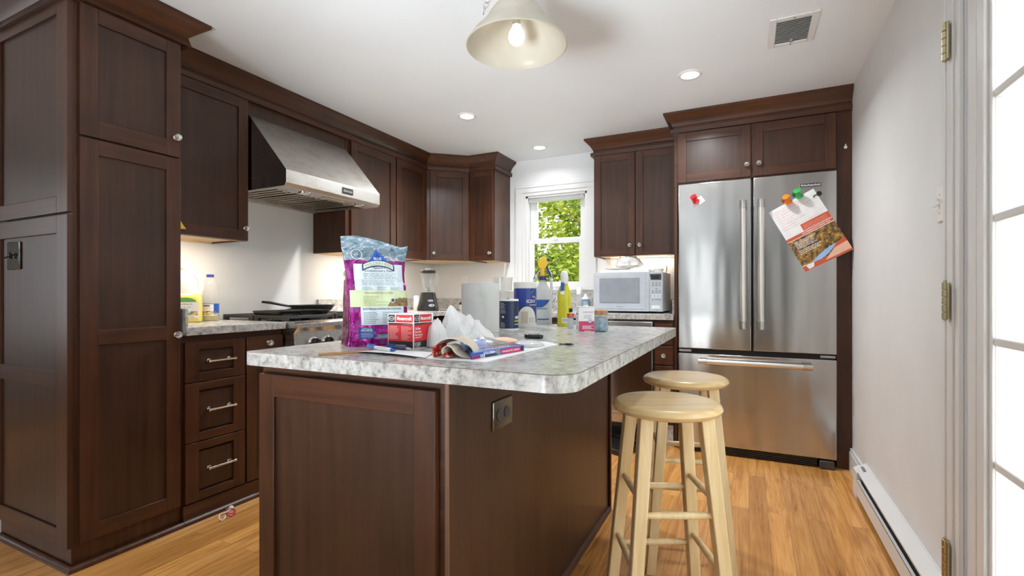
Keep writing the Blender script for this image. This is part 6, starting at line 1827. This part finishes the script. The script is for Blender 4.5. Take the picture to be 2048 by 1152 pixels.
b = MB(); b.tube([(0.062, 0, 0.318), (0.088, 0, 0.305), (0.092, 0, 0.26), (0.080, 0, 0.215), (0.052, 0, 0.205)], 0.007, 10); part('jar_handle', b, 'clear_glass', t, smooth=60)
b = MB(); b.lathe([(0.060, 0.325), (0.067, 0.328), (0.068, 0.346), (0.064, 0.350), (0, 0.350)], 32); part('lid', b, 'black_plastic', t)
b = MB(); b.lathe([(0.026, 0.350), (0.024, 0.368), (0, 0.369)], 24); part('lid_cap', b, 'clear_plastic', t)
b = MB(); b.cyl((0, 0, 0.165), (0, 0, 0.185), 0.008, n=10)
for k in range(4):
    a = k*PI/2+0.4
    b.hexa([(0.004*math.cos(a), 0.004*math.sin(a), 0.184), (0.022*math.cos(a), 0.022*math.sin(a), 0.196+0.006*(k % 2)), (0.022*math.cos(a+0.3), 0.022*math.sin(a+0.3), 0.196+0.006*(k % 2)), (0.006*math.cos(a+0.8), 0.006*math.sin(a+0.8), 0.184), (0.004*math.cos(a), 0.004*math.sin(a), 0.186), (0.022*math.cos(a), 0.022*math.sin(a), 0.198+0.006*(k % 2)), (0.022*math.cos(a+0.3), 0.022*math.sin(a+0.3), 0.198+0.006*(k % 2)), (0.006*math.cos(a+0.8), 0.006*math.sin(a+0.8), 0.186)])
part('blades', b, 'chrome', t)
b = MB(); b.tube([(-2.41, 3.53, BZ+0.004), (-2.36, 3.62, BZ+0.004), (-2.28, 3.72, BZ+0.004), (-2.20, 3.82, BZ+0.004)], 0.003, 8); part('power_cord', b, 'black_plastic', t, world=True)
t = thing('can_opener', 'small white upright kitchen gadget just left of the blender', 'can opener', (-2.80, 3.72, BZ), YAW)
b = MB(); sq_rings(b, [(0.026, 0.03, 0), (0.028, 0.032, 0.01), (0.024, 0.026, 0.12), (0.018, 0.022, 0.130)], e=4); part('housing', b, 'white_plastic', t, smooth=40)
b = MB(); b.box(0.0, 0.02, -0.03, -0.024, 0.105, 0.12); part('cutter', b, 'chrome', t)
t = thing('spice_jar', 'small jar with a dark lid on the corner worktop beside the paper towel roll', 'jar', (-2.300, 3.72, BZ), YAW)
b = MB(); b.lathe([(0, 0), (0.026, 0), (0.027, 0.003), (0.027, 0.050), (0, 0.051)], 24); part('jar', b, 'beige_cloth', t)
b = MB(); b.lathe([(0.027, 0.051), (0.029, 0.053), (0.028, 0.066), (0.020, 0.073), (0, 0.074)], 24); part('lid', b, 'black_plastic', t)
b = MB(); b.box(-0.009, 0.009, -0.018, 0.018, 0, 0.066); solo('small_carton', b, 'crimson_ink', 'slim pink carton next to the jar with the dark lid', 'box', (-2.248, 3.75, BZ), YAW)

t = thing('faucet', 'tall chrome gooseneck kitchen faucet in front of the sink window', 'faucet', (-1.555, 3.985, BZ))
b = MB(); b.lathe([(0, 0.0), (0.028, 0.0), (0.027, 0.008), (0.020, 0.014), (0.018, 0.10), (0.0145, 0.11), (0.0145, 0.12)], 24); part('base', b, 'chrome', t, smooth=40)
b = MB()
pts = [(0, 0, 0.11), (0, 0, 0.24)]
pts = [(0.0, 0, 0.11), (0.002, 0, 0.20), (0.0, 0, 0.27), (-0.012, 0, 0.33), (-0.035, 0, 0.370), (-0.066, 0, 0.385), (-0.098, 0, 0.375), (-0.125, 0, 0.345), (-0.145, 0, 0.305)]
b.tube(pts, 0.0115, 14); part('spout', b, 'chrome', t, smooth=60)
b = MB(); b.tube([(-0.144, 0, 0.308), (-0.152, 0, 0.290), (-0.160, 0, 0.262)], [0.0135, 0.0165, 0.0155], 14); b.cyl((-0.160, 0, 0.264), (-0.1625, 0, 0.252), 0.010, 0.009, 12); part('spray_head', b, 'chrome', t, smooth=60)
b = MB(); b.tube([(0.014, 0, 0.06), (0.035, 0, 0.085), (0.052, 0, 0.10), (0.056, 0, 0.15), (0.062, 0, 0.175), (0.070, 0, 0.212)], [0.012, 0.012, 0.011, 0.009, 0.008, 0.010], 12); part('lever', b, 'chrome', t, smooth=60)
t = thing('soap_dispenser', 'clear pump soap bottle on the worktop under the right side of the window', 'bottle', (-1.318, 4.035, BZ))
b = MB(); b.lathe([(0, 0), (0.024, 0), (0.025, 0.004), (0.025, 0.12), (0.016, 0.138), (0.012, 0.142)], 24); part('bottle', b, 'clear_plastic', t, smooth=40)
b = MB(); b.lathe([(0.013, 0.140), (0.021, 0.142), (0.022, 0.190), (0.018, 0.200), (0, 0.203)], 20); part('cap', b, 'foam_white', t, smooth=40)
t = thing('hand_soap', 'small blue and white bottle beside the microwave', 'bottle', (-1.243, 3.985, BZ))
b = MB(); b.lathe([(0, 0), (0.034, 0), (0.035, 0.004), (0.035, 0.105), (0.028, 0.118), (0.013, 0.124)], 28); part('bottle', b, 'milky_plastic', t, smooth=40)
b = MB(); PC = cyl_P(0.0352, -PI/2+0.3); b.patch(PC, -0.05, 0.05, 0.015, 0.102, 0.0004, 24, 2, 0); b.lines(PC, -0.02, 0.02, 0.06, 0.085, 3, 0.0008, 1, 0.4, 0.3, 88); part('label', b, ['blue_grey', 'white_ink'], t, smooth=40)
b = MB(); b.lathe([(0.012, 0.122), (0.014, 0.124), (0.012, 0.142), (0, 0.146)], 16); part('cap', b, 'foam_white', t)
b = MB(); b.box(-0.022, 0.022, -0.04, 0.04, 0, 0.150); solo('paper_carton', b, 'brown_card', 'narrow brown carton between the soap bottles and the microwave', 'box', (-1.150, 4.085, BZ), 0.1, bevel=0.001)
b = MB(); b.prism([(1.395, 1.530), (1.420, 1.535), (1.500, 1.415), (1.512, 1.400), (1.470, 1.398), (1.395, 1.420)], lambda p, q, d: (d, p, q), -2.5905, -2.580); b.prism([(1.400, 1.43), (1.42, 1.48), (1.47, 1.42), (1.465, 1.405)], lambda p, q, d: (d, p, q), -2.5805, -2.5790, 1)
solo('chip_packet', b, ['yellow_plastic', 'dark_grey'], 'yellow packet hanging on the wall cabinet door, half hidden by the pantry', 'packet', world=True, smooth=0)

# ------------------------------------------------------------------ trinket on the floor
t = thing('cord_trinket', 'tangled trinket of red and white cords lying on the floor by the drawers', 'trinket', (-2.255, 1.50, 0))
LOOP, RED, PINK, GREY, FLW = TRINKET
b = MB(); b.tube([(x, y, 0.0035+0.004*math.sin(i*1.1)) for i, (x, y) in enumerate(LOOP)], 0.0026, 8); part('white_cord', b, 'foam_white', t, world=True)
b = MB(); b.tube([(x, y, 0.0045+0.003*math.sin(i*1.7)) for i, (x, y) in enumerate(RED)], 0.0024, 8); b.tube([(x, y, 0.003) for x, y in PINK], 0.0022, 8); part('red_cord', b, 'crimson_ink', t, world=True)
b = MB(); b.lathe([(0, 0.0), (0.010, 0.001), (0.0125, 0.004), (0.010, 0.007), (0, 0.008)], 20, 0, (GREY[0], GREY[1], 0.001)); part('tag', b, 'grey_plastic', t, world=True)
b = MB()
for k in range(6):
    a = k*PI/3
    b.lathe([(0, 0), (0.005, 0.001), (0.006, 0.005), (0.004, 0.010), (0, 0.011)], 10, 0, (FLW[0]+0.006*math.cos(a), FLW[1]+0.006*math.sin(a), 0.004))
b.lathe([(0, 0), (0.005, 0.001), (0.006, 0.005), (0.004, 0.014), (0, 0.015)], 10, 0, (FLW[0], FLW[1], 0.004))
part('flower_bead', b, 'foam_white', t, world=True)

# ------------------------------------------------------------------ trees outside the sink window
def tree(x, y, h, r, zc, n, mat, label, seed, size=0.10):
    rr = random.Random(seed)
    t = thing('tree', label, 'tree', (x, y, -0.2), rr.random()*6, 'trees beyond the sink window')
    b = MB(); b.tube([(0, 0, 0), (0.05, 0.02, h*0.3), (-0.03, 0.06, h*0.6), (0.02, 0, h*0.92)], [0.12, 0.09, 0.06, 0.02], 10)
    for k in range(7):
        a = rr.random()*2*PI; z = h*(0.25+0.6*rr.random()); q = r*0.8
        b.tube([(0, 0, z), (q*0.5*math.cos(a), q*0.5*math.sin(a), z+0.25), (q*math.cos(a), q*math.sin(a), z+0.35)], [0.04, 0.025, 0.01], 6)
    part('trunk', b, 'bark', t)
    b = MB()
    cl = []
    for k in range(70):
        a = rr.random()*2*PI; u = rr.random()*2-1
        q = r*(0.55+0.45*rr.random())
        cl.append(Vector((q*math.cos(a)*math.sqrt(1-u*u), q*math.sin(a)*math.sqrt(1-u*u), zc+u*h*0.46)))
    for k in range(n):
        c = cl[rr.randrange(len(cl))]
        p = c+Vector((rr.gauss(0, 0.26), rr.gauss(0, 0.26), rr.gauss(0, 0.14)))
        if p.z < 0.15: p.z = 0.15+rr.random()*0.3
        d = Vector((rr.gauss(0, 1), rr.gauss(0, 1), rr.gauss(0, 0.45))).normalized()
        s = d.cross(Vector((rr.gauss(0, 0.5), rr.gauss(0, 0.5), 1))).normalized()
        L = size*(0.7+0.6*rr.random()); w = L*0.36
        b.add([p, p+d*L*0.5+s*w, p+d*L, p+d*L*0.5-s*w], [(0, 1, 2, 3)])
    part('foliage', b, mat, t, stuff=True, smooth=0)
tree(-3.9, 8.6, 4.4, 1.5, 2.3, 8200, 'leaf_bright', 'bright leafy tree seen through the upper left of the sink window', 3)
tree(-2.2, 8.2, 4.0, 1.4, 2.2, 8200, 'leaf_bright', 'bright leafy tree seen through the upper right of the sink window', 5)
tree(-3.1, 7.2, 1.9, 1.2, 0.95, 7600, 'leaf_deep', 'low deep green bush in the lower part of the sink window', 8, 0.085)
tree(-4.9, 11.5, 6.0, 2.3, 3.2, 8200, 'leaf_deep', 'darker tree standing further back behind the bright ones, to the left', 9, 0.15)
tree(-2.6, 11.8, 6.0, 2.2, 3.2, 8200, 'leaf_deep', 'darker tree standing further back behind the bright ones, to the right', 12, 0.15)
